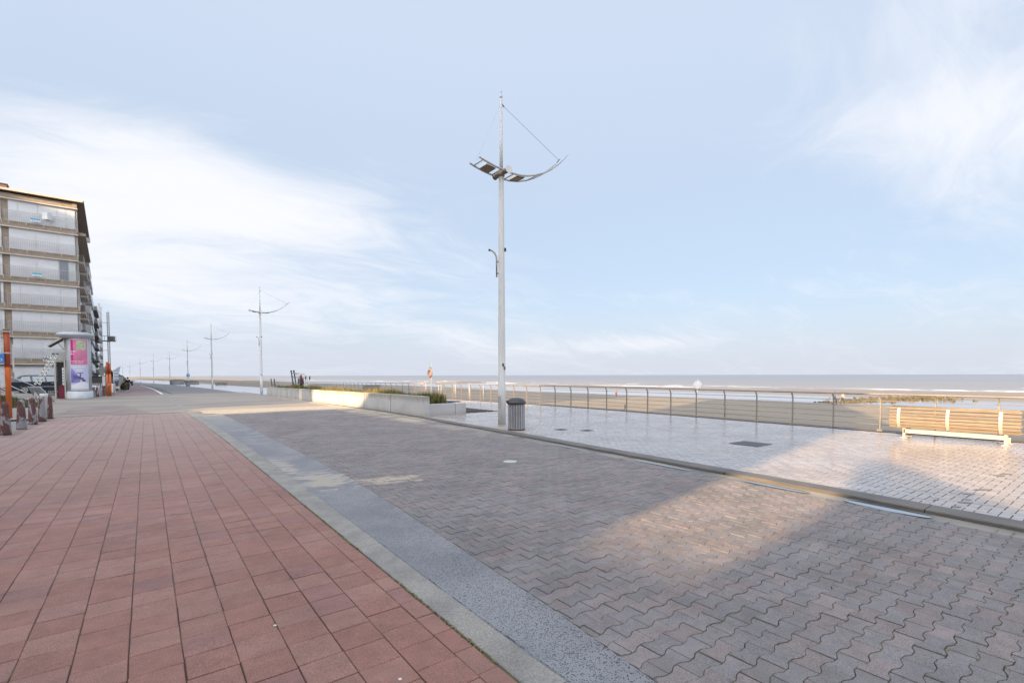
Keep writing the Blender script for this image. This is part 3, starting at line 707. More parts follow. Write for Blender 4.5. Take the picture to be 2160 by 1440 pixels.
c = T.mix(T.math('MULTIPLY', T.ramp(T.noise(T.vmath('MULTIPLY', pos, (.02, .004, 1)), 1.2, 4), .4, .65), .35), c, (0.18, 0.195, 0.23))
c = T.mix(foam, c, (0.82, 0.82, 0.82)); T.set(b, 'Base Color', c); T.set(b, 'Roughness', T.ramp(foam, 0, 1, .38, .9, False)); T.set(b, 'Specular IOR Level', .35)
bn = T.new('ShaderNodeBump', inp={'Strength': .7, 'Distance': 0.45}); T.l.new(T.noise(T.vmath('MULTIPLY', pos, (1, .35, 1)), .30, 6, .65), bn.inputs['Height']); T.l.new(bn.outputs[0], b.inputs['Normal'])
mb = MB(); xs = [160]+[190+2.5*i for i in range(60)]+[350, 400, 500, 700, 1200, 3000, 10000, 32000]; yv = [-8000, -1500, -300]+yr(-150, 620, 7)+[700, 900, 1300, 2000, 4000, 12000, 32000]; vs = []; fs = []
for t in yv:
    sh = bend(t) if t > 0 else 0
    for x in xs:
        q = max(0, 1-(x-195)/160); wv = 0.55*q*max(0, sin((x-195)*.26+3*noise.noise((x*.01, t*.01, 2)))) * max(0, .3+noise.noise((x*.03, t*.012, 9)))*1.6 if 195 < x < 350 else 0
        vs.append((x+(sh if x < 400 else sh*max(0, 1-(x-400)/600)), t, -3.85+wv))
for j in range(len(yv)-1):
    for i in range(len(xs)-1): a = j*len(xs)+i; fs.append((a, a+1, a+len(xs)+1, a+len(xs)))
mb.add(vs, fs, True); tag(mb.build('sea', M_sea), 'grey blue sea with white breakers reaching the horizon', kind='structure')
# far dunes and inland horizon
M_dune = mat('distant_dune', (0.42, 0.42, 0.44), 0.95, color2=(0.36, 0.36, 0.38), nscale=.01, coords='World')
mb = MB(); vs = []; fs = []; n = 60
for i in range(n+1):
    t = i/n; y = 640+900*t; x = -300+ (1-t)*240+t*40; h = 3+7*max(0, .5+noise.noise((t*5, 0, 2)))+4*max(0, noise.noise((t*14, 0, 5)))
    h *= sstep(0, .12, t)
    for q, zz in ((-60, -3), (0, h), (60, -3)): vs.append((x+q, y, zz))
for i in range(n):
    for k in range(2): a = i*3+k; fs.append((a, a+1, a+4, a+3))
mb.add(vs, fs, True); tag(mb.build('dunes', M_dune), 'pale dunes on the far coast line', kind='structure')
# groyne
M_rock = mat('groyne_rock', (0.075, 0.062, 0.03), 0.9, color2=(0.11, 0.092, 0.06), nscale=1.2, bump=.05, bscale=3, coords='World')
gr = thing('groyne', (112, 28, -3.0), 'low brown rocky groyne on the wet sand behind the bench', 'groyne')
mb = MB()
for q in range(900):
    u = random.random(); x = -24+u*70; y = 4.2-u*13+random.gauss(0, 1.1+2.2*sin(pi*u)); r = random.uniform(.18, .42)*(0.6+.6*sin(pi*u)); M = Matrix.Rotation(random.random()*3, 3, 'Z') @ Matrix.Rotation(random.gauss(0, .3), 3, 'X')
    mb.box((x, y, random.uniform(-.1, .12)*(0.4+sin(pi*u))), (r*random.uniform(1, 2), r, r*.9), top=random.uniform(.5, .9), M=M)
g1 = mb.build('rock', M_rock, gr); tag(g1, kind='stuff')
# small things on the beach
def beach_pt(x, y): return sand_z(x-x_edge(y), y)+drop(y)*.35
# round white marker
sg = thing('beach_marker', (46.5, 29.0, beach_pt(46.5, 29.0)), 'white round topped marker post standing on the sand', 'marker')
mb = MB(); mb.tube([(0, 0, 0), (0, 0, 2.55)], .05, 8); mb.build('post', M_white, sg)
mb = MB(); R = Matrix.Rotation(radians(90), 3, 'X') ; R = Matrix.Rotation(radians(-50), 3, 'Z') @ R
mb.lathe([(0.40, -.03), (0.42, 0), (0.40, .03)], (0, 0, 2.45), 24, M=R); mb.build('disc', M_white, sg)
mb = MB(); mb.box((0, 0, 2.95), (.05, .05, .22)); mb.build('finial', M_white, sg)
st_ = thing('marker_stake', (72, 62, beach_pt(72, 62)), 'orange stake standing in the sunlit sand', 'stake')
mb = MB(); mb.tube([(0, 0, 0), (0.1, 0, 1.5)], (.09, .05), 6); mb.build('stake', M_orange, st_); mb = MB(); mb.box((-.25, 0, .5), (.35, .1, .5), rot=.5); mb.build('tag', M_dorange, st_)
dw = MB(); dw.tube([(0, 0, .08), (1.6, -.9, .14), (3.4, -1.4, .1), (3.6, -1.3, .55)], .07, 6); o = dw.build('driftwood', M_dark, loc=(31.5, 30.5, beach_pt(31.5, 30.5))); tag(o, 'thin dark bent pole lying on the sand behind the railing', 'pole')

# ------------------------------------------------------------------ buildings
def quadbox(x0, x1, y0, y1, z0, z1, m, name, parent):
    mb = MB(); mb.box(((x0+x1)/2, (y0+y1)/2, (z0+z1)/2), (x1-x0, y1-y0, z1-z0)); return mb.build(name, m, parent)
BY = 71.0
bd = thing('apartment_building', (-6.0, BY, 0), 'beige brick apartment block with white shutters and long balconies, nearest on the left', 'apartment building', None, .045)
# local frame: x to the left is negative, y away; corner at (0,0)
XL = -24.0
mb = MB()
mb.box((XL/2-.0, 8.6, 9.9), (-XL, 17.0, 20.8)); mb.build('wall', M_brick, bd)          # body sits 0.1 behind the face
mb = MB(); mb.box((-11.5+5.7, 8.8, 20.42), (13.2, 18.4, 0.14)) if False else mb.prism([(XL-.6, -0.35), (0.95, -.35), (0.95, 17.9), (XL-.6, 17.9)], 'z', 20.45, 20.62)
rf = mb.build('roof', M_roof, bd)
mb = MB(); mb.box((-5.55, 3.0, 21.15), (0.7, .9, 1.2)); ch = mb.build('chimney', mat('chimney_brick', (.22, .13, .09), .85), rf); mb = MB(); mb.box((-5.55, 3.0, 21.8), (0.85, 1.05, .1)); mb.build('chimney_cap', M_dark, rf)
mb = MB(); mb.box((-3.9, 2.2, 20.95), (1.1, .9, .06)); mb.build('hatch', M_dark, rf)
mb = MB(); mb.box((XL/2+.2, -0.37, 20.55), (-XL+1.3, .05, .2)); mb.build('fascia', M_cream, rf)
cols = [3.5, 18, 37, 77, 121, 139, 157, 163]
xm = [-5.42, -4.92, -4.25, -2.85, -1.25, -.57, .11, .35]
XR = 0.35
for f in range(7):
    zt = 19.62-2.8*f                      # top of the opening
    zb = zt-2.15
    if f == 6: zb = zt-2.35
    mb = MB(); mb.box(((XL+XR)/2, -.16, zt+.045), (XR-XL+.1, .3, .10)); mb.build('lintel', M_cream, bd)
    if f < 6:
        mb = MB(); mb.box(((XL+XR)/2, -.09, zb-.30), (XR-XL, .28, .58)); mb.build('spandrel', M_brick, bd)
    # window band right of the brick pier
    for (xa, xb_) in ((-4.92, XR), (-10.6, -5.42), (-16.3, -11.1), (-22, -16.8)):
        wn = quadbox(xa+.02, xb_-.02, -.02, 0.06, zb, zt, M_white, 'window', bd)
        nn = [xa, xa+.72, xa+2.2, xa+3.7, xa+4.4, xb_-.15] if f in (0,) else ([xa, xa+2.0, xa+3.68, xb_-.22] if f in (1, 2) else [xa, xa+.72, xa+2.2, xa+3.75, xb_-.2])
        for q in range(len(nn)-1):
            m = M_panel
            if f == 2 and q == 2 and xa == -4.92:
                quadbox(nn[q]+.04, nn[q]+.74, -.06, -.03, zb+.05, zt-.05, M_glass, 'pane', wn); quadbox(nn[q]+.8, nn[q+1]-.03, -.06, -.03, zb+.05, zt-.05, mat('net_curtain', (.5, .53, .52), .7), 'pane', wn); continue
            if f == 3 and xa == -10.6 and q == len(nn)-2: m = M_glass
            quadbox(nn[q]+.035, nn[q+1]-.035, -.06, -.03, zb+.03, zt-.03, m, 'pane', wn)
        if f < 6:
            br = MB(); zz = zb+1.0
            br.box(((xa+xb_)/2-.1, -.42, zz), (xb_-xa+.32, .035, .035)); br.box(((xa+xb_)/2-.1, -.42, zb-.05), (xb_-xa+.32, .03, .035))
            rl = br.build('balcony_railing', M_railp, bd)
            br = MB(); k = xa-.22
            while k < xb_+.05: br.box((k, -.42, (zz+zb-.05)/2), (.022, .022, 1.0)); k += .135
            o = br.build('bar', M_railp, rl); tag(o, kind='stuff')
            for q in range(5):
                m2 = MB(); m2.box((xa+.04+q*1.3, -.40, zb-.14), (.05, .05, .36)); m2.build('bracket', M_cream, rl)
    # side balconies along the sea front, stepping up the picture
    if 0 < f < 6:
        for yy in (2.0, 9.8):
            bal = quadbox(.05, .72, yy, yy+5.6, zb-.42, zb-.22, M_cream, 'balcony', bd)
            quadbox(.67, .72, yy+.02, yy+5.58, zb-.20, zb+.55, M_brick, 'balcony_front', bal)
            quadbox(.05, .66, yy, yy+.05, zb-.20, zb+.55, M_dgrey, 'balcony_side', bal)
            for q in range(4): quadbox(.005, .04, yy+.3+q*1.35, yy+1.4+q*1.35, zb+.02, zt-.1, M_glass if q % 2 else M_panel, 'window', bd)
    elif f == 0:
        for q in range(9): quadbox(.005, .05, 1.2+q*1.75, 2.7+q*1.75, zb+.05, zt-.1, M_panel if q % 3 else M_glass, 'window', bd)
        quadbox(.02, 1.0, 0.2, 16.5, zb-.5, zb-.2, M_brick, 'ledge', bd)
quadbox(-.0, .35, -.02, .5, 0, 20.3, M_brick, 'corner_pier', bd)
mb = MB(); mb.box((XL/2, -.1, 2.9), (-XL+.4, .25, .5)); mb.build('fascia_board', M_dgrey, bd)
for (zz, xx) in ((19.62-2.15+.28, -2.9), (19.62-5.6-2.15+.28, -2.9)):
    sg = MB(); sg.box((xx, -.47, zz+.02), (.78, .03, .36)); s1 = sg.build('notice_board', M_white, bd); sg = MB(); sg.box((xx, -.49, zz+.12), (.74, .012, .15)); sg.build('blue_stripe', mat('teal_blue', (.05, .38, .55), .5), s1)
    sg = MB(); [sg.box((xx-.2+q*.13, -.49, zz-.09), (.06, .012, .06)) for q in range(4)]; sg.build('print', mat('dark_print', (.12, .1, .2), .6), s1)
sg = MB(); sg.prism([(-2.38, -.47), (-1.95, -.75), (-1.6, -.47)], 'z', 18.0, 18.75); s2 = sg.build('notice_box', M_white, bd)
mb = MB(); mb.box((.95, 8.4, 18.3), (.5, .6, .5)); mb.build('awning_box', M_white, bd)

def block(name, x, y, w_, d_, h, nf, ml, mb_, lab, setb=0.9, roofover=.5, floor0=2.8, par=None, side=True, rot=0.0, winm=None):
    t = thing(name, (x, y, drop(y)), lab, 'apartment building', None, rot)
    q = MB(); q.box((-w_/2, d_/2, h/2), (w_, d_, h)); q.build('wall', ml, t)
    quadbox(-w_-roofover*.3, roofover, -roofover*.6, d_+roofover*.6, h+.005, h+.22, mb_, 'roof', t)
    fh = (h-floor0-.3)/nf
    for f in range(nf):
        z0 = floor0+f*fh
        n = max(2, int(d_/5.5))
        for i in range(n):
            ya = i*d_/n+.35; yb_ = (i+1)*d_/n-.35
            ba = quadbox(.01, setb, ya, yb_, z0-.02, z0+.14, mb_, 'balcony', t)
            quadbox(setb-.05, setb-.003, ya+.02, yb_-.02, z0+.145, z0+1.02, par or ml, 'balcony_front', ba)
            quadbox(.02, setb-.06, ya+.003, ya+.05, z0+.145, z0+1.02, par or ml, 'balcony_side', ba)
            wi = quadbox(.004, .04, ya+.2, yb_-.2, z0+.16, z0+fh-.35, M_white, 'window', t)
            for k in range(3):
                u = (yb_-ya-.5)/3; quadbox(.045, .06, ya+.25+k*u+.04, ya+.25+(k+1)*u-.04, z0+.22, z0+fh-.42, winm or M_glass, 'pane', wi)
        if side:
            for i in range(max(1, int(w_/4))):
                wi = quadbox(-w_+.8+i*4, -w_+3.2+i*4, -.03, -.004, z0+.5, z0+2.1, M_white, 'window', t); quadbox(-w_+.9+i*4, -w_+3.1+i*4, -.05, -.032, z0+.6, z0+2.0, M_glass, 'pane', wi)
    return t
block('apartment_building', -6.75, 90.5, 14, 23, 19.3, 6, M_grey, M_white, 'pale grey apartment block directly behind the beige brick block', setb=.65, par=M_white, rot=.05)
block('apartment_building', -8.15, 115, 14, 23, 19.6, 6, M_grey, M_grey, 'white balconied apartment block, second behind the beige brick block', setb=.55, par=M_white, rot=.05)
block('apartment_building', -9.9, 141, 14, 16, 19.8, 6, M_dgrey, M_dgrey, 'dark apartment block with green glazed balconies and a jutting top floor', setb=1.5, rot=.04, par=M_green, winm=M_green)
block('apartment_building', -11.3, 159, 14, 20, 16.8, 6, M_green, M_dgrey, 'lower greenish apartment block with dark window bands', setb=1.6, rot=.04, par=M_green)
bk = block('scaffolded_building', -11.9, 183, 12, 14, 20.3, 7, mat('pinkish_render', (.36, .30, .30), .8, color2=(.28, .24, .24), nscale=.6), M_dgrey, 'pinkish grey building behind scaffolding beside the hoist mast', setb=1.2)
sc = thing('scaffolding', (-10.45, 181, drop(181)), 'thin vertical scaffold tubes in front of the farthest tall building', 'scaffolding')
for i in range(4):
    m2 = MB(); m2.tube([(0, i*3.5, 0), (0, i*3.5, 22.5+random.random())], .07, 5); m2.build('upright', M_railp, sc)
for k in range(10): m2 = MB(); m2.tube([(0, -.3, 2+2.1*k), (0, 10.8, 2+2.1*k)], .05, 4); m2.build('ledger', M_railp, sc)
ho = thing('hoist_mast', (-9.15, 195, drop(195)), 'tall lattice hoist mast with a grey platform beside the far buildings', 'construction hoist')
for a in (-.25, .25):
    for b_ in (-.25, .25): m2 = MB(); m2.tube([(a, b_, 0), (a, b_, 22.2)], .06, 4); m2.build('rail', M_dgrey, ho)
m2 = MB()
for k in range(30): m2.box((0, 0, .5+k*.74), (.62, .62, .12)); m2.tube([(-.25, -.25, .5+k*.74), (.25, -.25, .5+k*.74+.7)], .04, 4)
tag(m2.build('lattice', M_dgrey, ho), kind='stuff')
m2 = MB(); m2.box((-.1, 0, 13.4), (3.6, 2, .25)); m2.box((-.1, 0, 14.9), (3.4, .1, .12)); m2.box((.7, 0, 14.1), (1.7, 1.7, 1.3)); [m2.box((-1.8+q*.9, -.9, 14.2), (.08, .08, 1.5)) for q in range(5)]
m2.build('platform', M_dgrey, ho)
for k in (5, 10.5, 19): m2 = MB(); m2.box((-1.3, 0, k), (2.4, .1, .1)); m2.build('tie', M_dgrey, ho)

# unseen blocks beside and behind the camera, guessed and shaped to shade the scene
M_off = mat('shade_block_brick', (.34, .29, .24), .85, color2=(.28, .24, .2), nscale=.5, coords='World')
def shade_block(x0, x1, y0, y1, h, lab, name='apartment_building'):
    t = thing(name, (x1, y0, 0), lab, 'shading building'); q = MB(); q.box(((x0-x1)/2, (y1-y0)/2, h/2), (x1-x0, y1-y0, h)); q.build('wall', M_off, t)
    nf = max(2, int(h/3))
    for f in range(nf):
        for i in range(max(1, int((y1-y0)/3))):
            ww = quadbox(.005, .05, .6+i*3, 2.4+i*3, f*3+1, f*3+2.4, M_panel, 'window', t)
    return t
shade_block(-22, -9, -1.5, 3.3, 22, 'unseen narrow tall block off the left edge, shaped to shade the square and beach')
shade_block(-34, -22, -4.5, 8.1, 9.4, 'unseen mid height block behind the square, shaped for its shadow')
shade_block(-34, -22, -9.5, -4.52, 6.4, 'unseen lower block beside the mid height one, added to end the sun patch')
shade_block(-41, -26, 11.6, 19.0, 6.9, 'unseen low block across the square, shaped for its shadow')
shade_block(-52, -50, 7.3, 9.4, 31, 'unseen slim tower added to shade the strip beside the long inland block', 'shade_tower')  # unseen tower, put in only for its narrow shadow
shade_block(-64, -50.0, 10.4, 75, 30, 'unseen long tall block behind the square, shaped for its shadow')
shade_block(-76, -62.0, 78, 420, 36, 'unseen long block behind the seafront buildings, added to shade the far lamp posts')
# unseen wall beside the camera, added with a slanted slit to shape sunlight
t = thing('shade_wall', (-9.0, 0, 0), 'unseen wall left of the camera, added to shape the sun patch through a slanted slit', 'shading wall')
mb = MB(); up_ = [(-1.5, 2.75), (-1.75, 3.0), (-4.85, 5.95), (-5.5, 6.2), (-5.8, 7.6), (-10, 8.3), (-10, 22), (-1.52, 22)]
mb.prism(up_, 'x', -.15, 0); mb.build('upper_shade_slab', M_off, t)
mb = MB(); mb.prism([(-1.52, 0), (-14, 0), (-14, 4.0), (-7, 4.0), (-6.2, 4.35), (-5.5, 4.95), (-5.05, 4.85), (-4.3, 3.95), (-3.55, 3.4), (-2.5, 2.75), (-1.52, 2.2)], 'x', -.15, 0); mb.build('lower_shade_slab', M_off, t)
shade_block(-24, -9, -60, -20.0, 20, 'unseen long brick block behind the camera, shaped for its shadow')

# ------------------------------------------------------------------ planter
M_pl = bpy.data.materials.new('planter_concrete'); M_pl.use_nodes = True; T = NT(M_pl.node_tree); b = T.n['Principled BSDF']
pos = T.new('ShaderNodeNewGeometry').outputs['Position']; Xp, Yp, Zp = T.sep(pos)
c = T.mix(T.ramp(T.noise(pos, 1.1, 4), .35, .65), (.50, .495, .49), (.43, .425, .42))
drip = T.noise(T.vmath('MULTIPLY', pos, (2.2, 2.2, .28)), 2.4, 5, .7)
top = T.ramp(T.math('ADD', Zp, T.math('MULTIPLY', drip, .42)), .68, .95)
c = T.mix(T.math('MULTIPLY', top, .55), c, (.20, .165, .12))
bot = T.ramp(T.math('ADD', Zp, T.math('MULTIPLY', drip, .2)), .12, .30, 1, 0); c = T.mix(T.math('MULTIPLY', bot, .3), c, (.30, .24, .17))
T.set(b, 'Base Color', c); T.set(b, 'Roughness', .8)
M_soil = mat('planter_soil', (.10, .085, .045), .95, color2=(.16, .13, .07), nscale=3)
def planter(x, y0, y1, lab, xw=5.2):
    t = thing('planter', (0, 0, 0), lab, 'planter')
    y = y0
    while y < y1-.1:
        e = min(y+3.1, y1); zt = .79-.003*(y-y0)+drop(y)*.6
        dx = -(y-y0)*.010
        q = MB(); q.bbox((x+dx+.14, (y+e)/2, zt/2-.12), (.28, e-y-.014, zt+.24), .012); q.build('panel', M_pl, t); y = e
    dxe = -(y1-y0)*.010
    for i in range(3):
        if i < 1: pass
    q = MB(); q.bbox((x+.29+.62, y0+.30, .47/2-.05), (1.22, .22, .47+.1), .012); q.build('panel', M_pl, t)
    q = MB(); q.bbox((x+.29+1.24+.26, y0+.30, .47/2-.05), (.50, .22, .47+.1), .012); q.build('panel', M_pl, t)
    y = y0+.42
    while y < y1-.1:
        e = min(y+3.1, y1); q = MB(); q.bbox((x+dxe*(y-y0)/(y1-y0)+1.94, (y+e)/2, .46/2-.2+drop(y)*.6), (.22, e-y-.014, .5+.3), .012); q.build('panel', M_pl, t); y = e
    q = MB(); q.bbox((x+1.0+dxe, y1+.1, .3), (2.1, .2, .62), .012); q.build('panel', M_pl, t)
    # soil
    mb = MB(); vs = []; fs = []; ny = 40
    for j in range(ny+1):
        yy = y0+.41+(y1-y0-.41)*j/ny; dx = -(yy-y0)*.010
        for u in (0, .25, .6, 1): vs.append((x+dx+.28+u*1.56, yy, interp([(0, .62), (.25, .60), (.6, .5), (1, .42)], u)-(.2 if yy < y0+1.2 and u < .3 else 0)+drop(yy)*.6+noise.noise((u*4, yy, 0))*.03))
    for j in range(ny):
        for i in range(3): a = j*4+i; fs.append((a, a+1, a+5, a+4))
    mb.add(vs, fs, True); mb.build('soil', M_soil, t)
    return t
pl = planter(8.45, 16.85, 45.2, 'long white concrete planter with stained panels and a lower end, grass growing on top')
# bevelled seat board on the low corner
mb = MB(); mb.box((10.25, 17.9, .50), (.5, .8, .04)); tag(mb.build('bench_board', M_dark, pl))
def grass_mat(name, a, b_, c_):
    m = bpy.data.materials.new(name); m.use_nodes = True; T = NT(m.node_tree); bb = T.n['Principled BSDF']
    r = T.new('ShaderNodeAttribute', attribute_name='rnd').outputs['Fac']; pos = T.new('ShaderNodeNewGeometry').outputs['Position']
    pm = T.ramp(T.math('ADD', T.noise(pos, .45, 3), T.math('MULTIPLY', T.math('SUBTRACT', r, .5), .35)), .44, .60)
    c = T.mix(pm, a, b_); c = T.mix(T.ramp(r, .80, .9), c, c_); T.set(bb, 'Base Color', c); T.set(bb, 'Roughness', .7); T.set(bb, 'Specular IOR Level', .2)
    return m
M_grass = grass_mat('planter_grass', (.085, .105, .03), (.26, .20, .055), (.36, .27, .12))
def blades(n, fx, name, label, m, hmin=.1, hmax=.32, wd=.006, kind='stuff', cat='grass', parent=None):
    mb = MB()
    for q in range(n):
        x, y, z, hs = fx(); 
        if x is None: continue
        h = random.uniform(hmin, hmax)*hs; a = random.random()*6.28; ln = random.uniform(.1, .7)*h; wx, wy = wd*cos(a+1.57), wd*sin(a+1.57)
        mx, my = x+cos(a)*ln*.35, y+sin(a)*ln*.35; tx, ty = x+cos(a)*ln, y+sin(a)*ln
        mb.add([(x-wx, y-wy, z), (x+wx, y+wy, z), (mx+wx*.8, my+wy*.8, z+h*.62), (mx-wx*.8, my-wy*.8, z+h*.62), (tx, ty, z+h)], [(0, 1, 2, 3), (3, 2, 4)])
    o = mb.build(name, m, parent); tag(o, label, cat, kind=kind); return o
def fx_pl():
    u = random.random()**1.1; y = 17.3+u*27.6; dx = -(y-16.85)*.010; w_ = random.random(); x = 8.45+dx+.30+w_*1.5
    cl = noise.noise((x*.9, y*.45, 1)); hs = .95+.9*max(-.3, cl)
    if y < 18.2 and x > 9.75: return None, 0, 0, 0
    z = interp([(0, .62), (.25, .60), (.6, .5), (1, .42)], w_)+drop(y)*.6-.03-(.2 if y < 18.0 and w_ < .3 else 0)
    return x, y, z, hs*(1.25 if w_ > .15 else .8)
blades(42000, fx_pl, 'grass', 'rough green and straw coloured grass growing in the long planter', M_grass, .08, .34, .0055)
# second planter far down the promenade
t = thing('planter', (10.2+bend(165), 158, drop(160)), 'small distant grey planter with low green plants beside the fourth lamp', 'planter')
M_plf = mat('far_planter_concrete', (.30, .29, .29), .8, color2=(.25, .245, .25), nscale=.5)
for i in range(6): q = MB(); q.bbox((-1.6, i*3.0, .55), (.3, 2.98, 1.4), .02); q.build('panel', M_plf, t)
q = MB(); q.bbox((-.4, -1.7, .5), (2.6, .3, 1.3), .02); q.build('panel', M_plf, t); q = MB(); q.bbox((2.6, -1.7, .3), (3.2, .3, .9), .02); q.build('panel', M_plf, t)
q = MB()
for k in range(500):
    x, y = random.uniform(-1.4, 4), random.uniform(-1.4, 16); r = random.uniform(.15, .4); q.lathe([(r*.6, 0), (r, .15), (r*.7, .35), (0, .45)], (x, y, .85 if x < .9 else .55), 5)
tag(q.build('foliage', mat('dull_shrub', (.085, .10, .04), .9, color2=(.14, .12, .05), nscale=3), t), kind='stuff')

# ------------------------------------------------------------------ lamp posts
lp = thing('lamp_post', (9.09, 12.58, 0), 'nearest and tallest white lamp post with a curved twin tube arm, beside the litter bin', 'lamp post', 'lamp posts along the promenade')
mb = MB(); mb.lathe([(.125, 0), (.124, 1.23), (.116, 1.25), (.112, 3.0), (.098, 5.2), (.078, 7.9), (.074, 8.05)], n=24); pole = mb.build('pole', M_pole, lp)
mb = MB(); mb.lathe([(.060, 8.04), (.050, 9.0), (.036, 10.25), (.03, 10.3)], n=14); mb.build('mast', M_pole, lp)
AX = [(-1.0, 8.13), (-.75, 8.06), (-.5, 8.01), (-.2, 7.97), (.15, 7.945), (.5, 7.95), (.85, 8.01), (1.2, 8.12), (1.55, 8.28), (1.9, 8.49), (2.25, 8.76), (2.5, 8.98), (2.72, 9.21)]
for s in (-1, 1):
    mb = MB(); mb.tube([(x, s*.27*(1 if x < 1.2 else 1-(x-1.2)*.18), z) for x, z in AX], [.032]*9+[.028, .022, .016, .010], 8); mb.build('arm_tube', M_alu, lp)
for x, z in ((-.85, 8.09), (-.18, 7.97), (.30, 7.945), (1.25, 8.13)):
    mb = MB(); mb.tube([(x, -.26, z), (x, .26, z)], .02, 6); mb.build('cross_bar', M_alu, lp)
for x, z, a in ((-.52, 8.02, -.12), (.62, 7.98, .12)):
    mb = MB(); Mr = Matrix.Rotation(-a, 3, 'Y'); mb.box((x, 0, z+.015), (.36, .44, .09), top=.85, M=Mr); lm = mb.build('luminaire', M_white, lp)
    mb = MB(); mb.box((x, 0, z-.045), (.30, .38, .03), M=Mr); mb.build('lens', M_brownm, lm)
mb = MB(); mb.tube([(0.02, -.36, 7.985), (0.02, .36, 7.985)], .085, 14); hb = mb.build('hub', M_brownm, lp)
for s in (-1, 1): mb = MB(); mb.tube([(.02, s*.365, 7.985), (.02, s*.385, 7.985)], .125 if s < 0 else .1, 18); mb.build('end_disc', M_white if s < 0 else M_brownm, hb)
mb = MB(); mb.lathe([(.10, 7.86), (.11, 7.90), (.10, 8.06), (.07, 8.08)], n=16); mb.build('clamp', M_brownm, lp)
mb = MB(); mb.tube([(.04, 0, 10.1), (2.46, 0, 9.02)], .006, 4); mb.build('stay_cable', M_dark, lp)
mb = MB(); mb.tube([(-.03, 0, 10.1), (-.93, 0, 8.12)], .0025, 4); mb.build('stay_cable', M_alu, lp)
mb = MB(); mb.tube([(.02, 0, 10.14), (.12, 0, 10.06)], .018, 6); mb.tube([(2.34, -.05, 8.9), (2.5, .02, 9.06)], .014, 6); mb.build('cable_fitting', M_dark, lp)
mb = MB(); mb.lathe([(.0, 10.27), (.045, 10.31), (.05, 10.35), (.02, 10.40), (.012, 10.46), (.03, 10.50), (.0, 10.54)], n=10); mb.build('finial', M_alu, lp)
dl = Vector((-cos(YAW), sin(YAW), 0)); pt = lambda a, z: (dl.x*a, dl.y*a, z)
mb = MB(); mb.tube([pt(.155, 4.72), pt(.155, 5.28), pt(.17, 5.38), pt(.215, 5.47), pt(.28, 5.54), pt(.36, 5.57)], .026, 8); br_ = mb.build('side_bracket', mat('beige_tube', (.36, .33, .26), .5, .2), lp)
mb = MB(); mb.tube([pt(.36, 5.57), pt(.41, 5.575)], .034, 8); mb.build('end_cap', M_black, br_)
for z in (4.84, 5.20): mb = MB(); mb.tube([pt(.02, z), pt(.16, z)], .022, 6); mb.build('stand_off', M_brownm, br_)
mb = MB(); mb.box(pt(-.115, 5.58), (.07, .07, .10), rot=-YAW); mb.build('sensor_box', M_black, lp)
mb = MB(); mb.box((-.01-.02, -.114, 1.93), (.05, .02, .09), rot=-.4); mb.build('sticker', M_black, lp)
mb = MB(); mb.box((-.045-.01+.08, -.112, 1.83), (.07, .02, .10), rot=.1); mb.build('sticker', mat('brown_sticker', (.2, .12, .11), .6), lp)
mb = MB(); mb.box((-.118, -.03, .75), (.02, .10, .38), rot=.25); mb.build('access_door', M_alu, lp)
mb = MB(); mb.lathe([(.17, 0), (.165, .012), (.126, .016)], n=20); mb.build('base_ring', M_alu, lp)
LAB = {1: 'second lamp post, standing at the far end of the white planter', 2: 'third lamp post, right of the post carrying the blue sign', 3: 'lamp post with a small blue square sign, beside the distant planter', 4: 'fifth lamp post, at the left end of the distant planter', 5: 'sixth lamp post, second left of the distant planter', 6: 'seventh lamp post, just right of the walking person', 7: 'eighth lamp post, above the walking person', 8: 'ninth tiny lamp post above the bush on the wall', 9: 'farthest faint lamp post left of the bush'}
for i, (x, y) in enumerate([(8.97, 52.7), (8.49, 92.1), (7.41, 130.7), (5.8, 185), (1.98, 213.8), (-2.03, 246.7), (-7.0, 325), (-11.9, 387), (-16.1, 425)]):
    clone(lp, (x, y, drop(y)-(0 if y < 100 else .1)), 0, LAB[i+1])
sg = thing('blue_sign', (7.41, 130.4, drop(130)), 'small blue square sign fixed to the fourth lamp post', 'sign')
mb = MB(); mb.box((0, 0, 2.35), (.6, .05, .6)); pn = mb.build('plate', M_blue, sg); mb = MB(); mb.box((0, -.04, 2.35), (.18, .02, .3)); mb.build('symbol', M_white, pn)

# ------------------------------------------------------------------ litter bins
lb = thing('litter_bin', (8.50, 11.05, TZ), 'round litter bin with grey slats and a dark domed lid beside the nearest lamp post', 'litter bin')
ns = 20
mb = MB(); mb.lathe([(.215, .02), (.215, .74)], n=24); mb.build('liner', M_black, lb)
for k in range(ns):
    a = 2*pi*k/ns; mb = MB(); mb.bbox((.232*cos(a), .232*sin(a), .385), (.022, .058, .73), .004, rot=a); mb.build('slat', mat('grey_slat', (.36, .36, .38), .5, .2, color2=(.30, .30, .32), nscale=4, objvar=.15), lb)
mb = MB(); mb.lathe([(.246, .0), (.25, .02), (.246, .04)], n=28); mb.build('base_ring', M_dark, lb)
mb = MB(); mb.lathe([(.262, .745), (.282, .765), (.282, .80), (.268, .825), (.24, .865), (.19, .90), (.12, .925), (.04, .935), (.0, .936)], n=32); ld = mb.build('lid', M_dark, lb)
mb = MB(); mb.box((-.235, .10, .82), (.06, .16, .05), rot=-.4); mb.build('opening', M_black, ld)
for q in (0, 1): mb = MB(); mb.box((-.262+.006*q, -.03+.06*q, .795), (.03, .035, .03), rot=.1); mb.build('lock', M_white if q else M_redl, ld)
clone(lb, (7.0, 130.5-6, drop(126)), 0, 'distant dark litter bin in front of the far planter', (1.6, 1.6, 1.25))
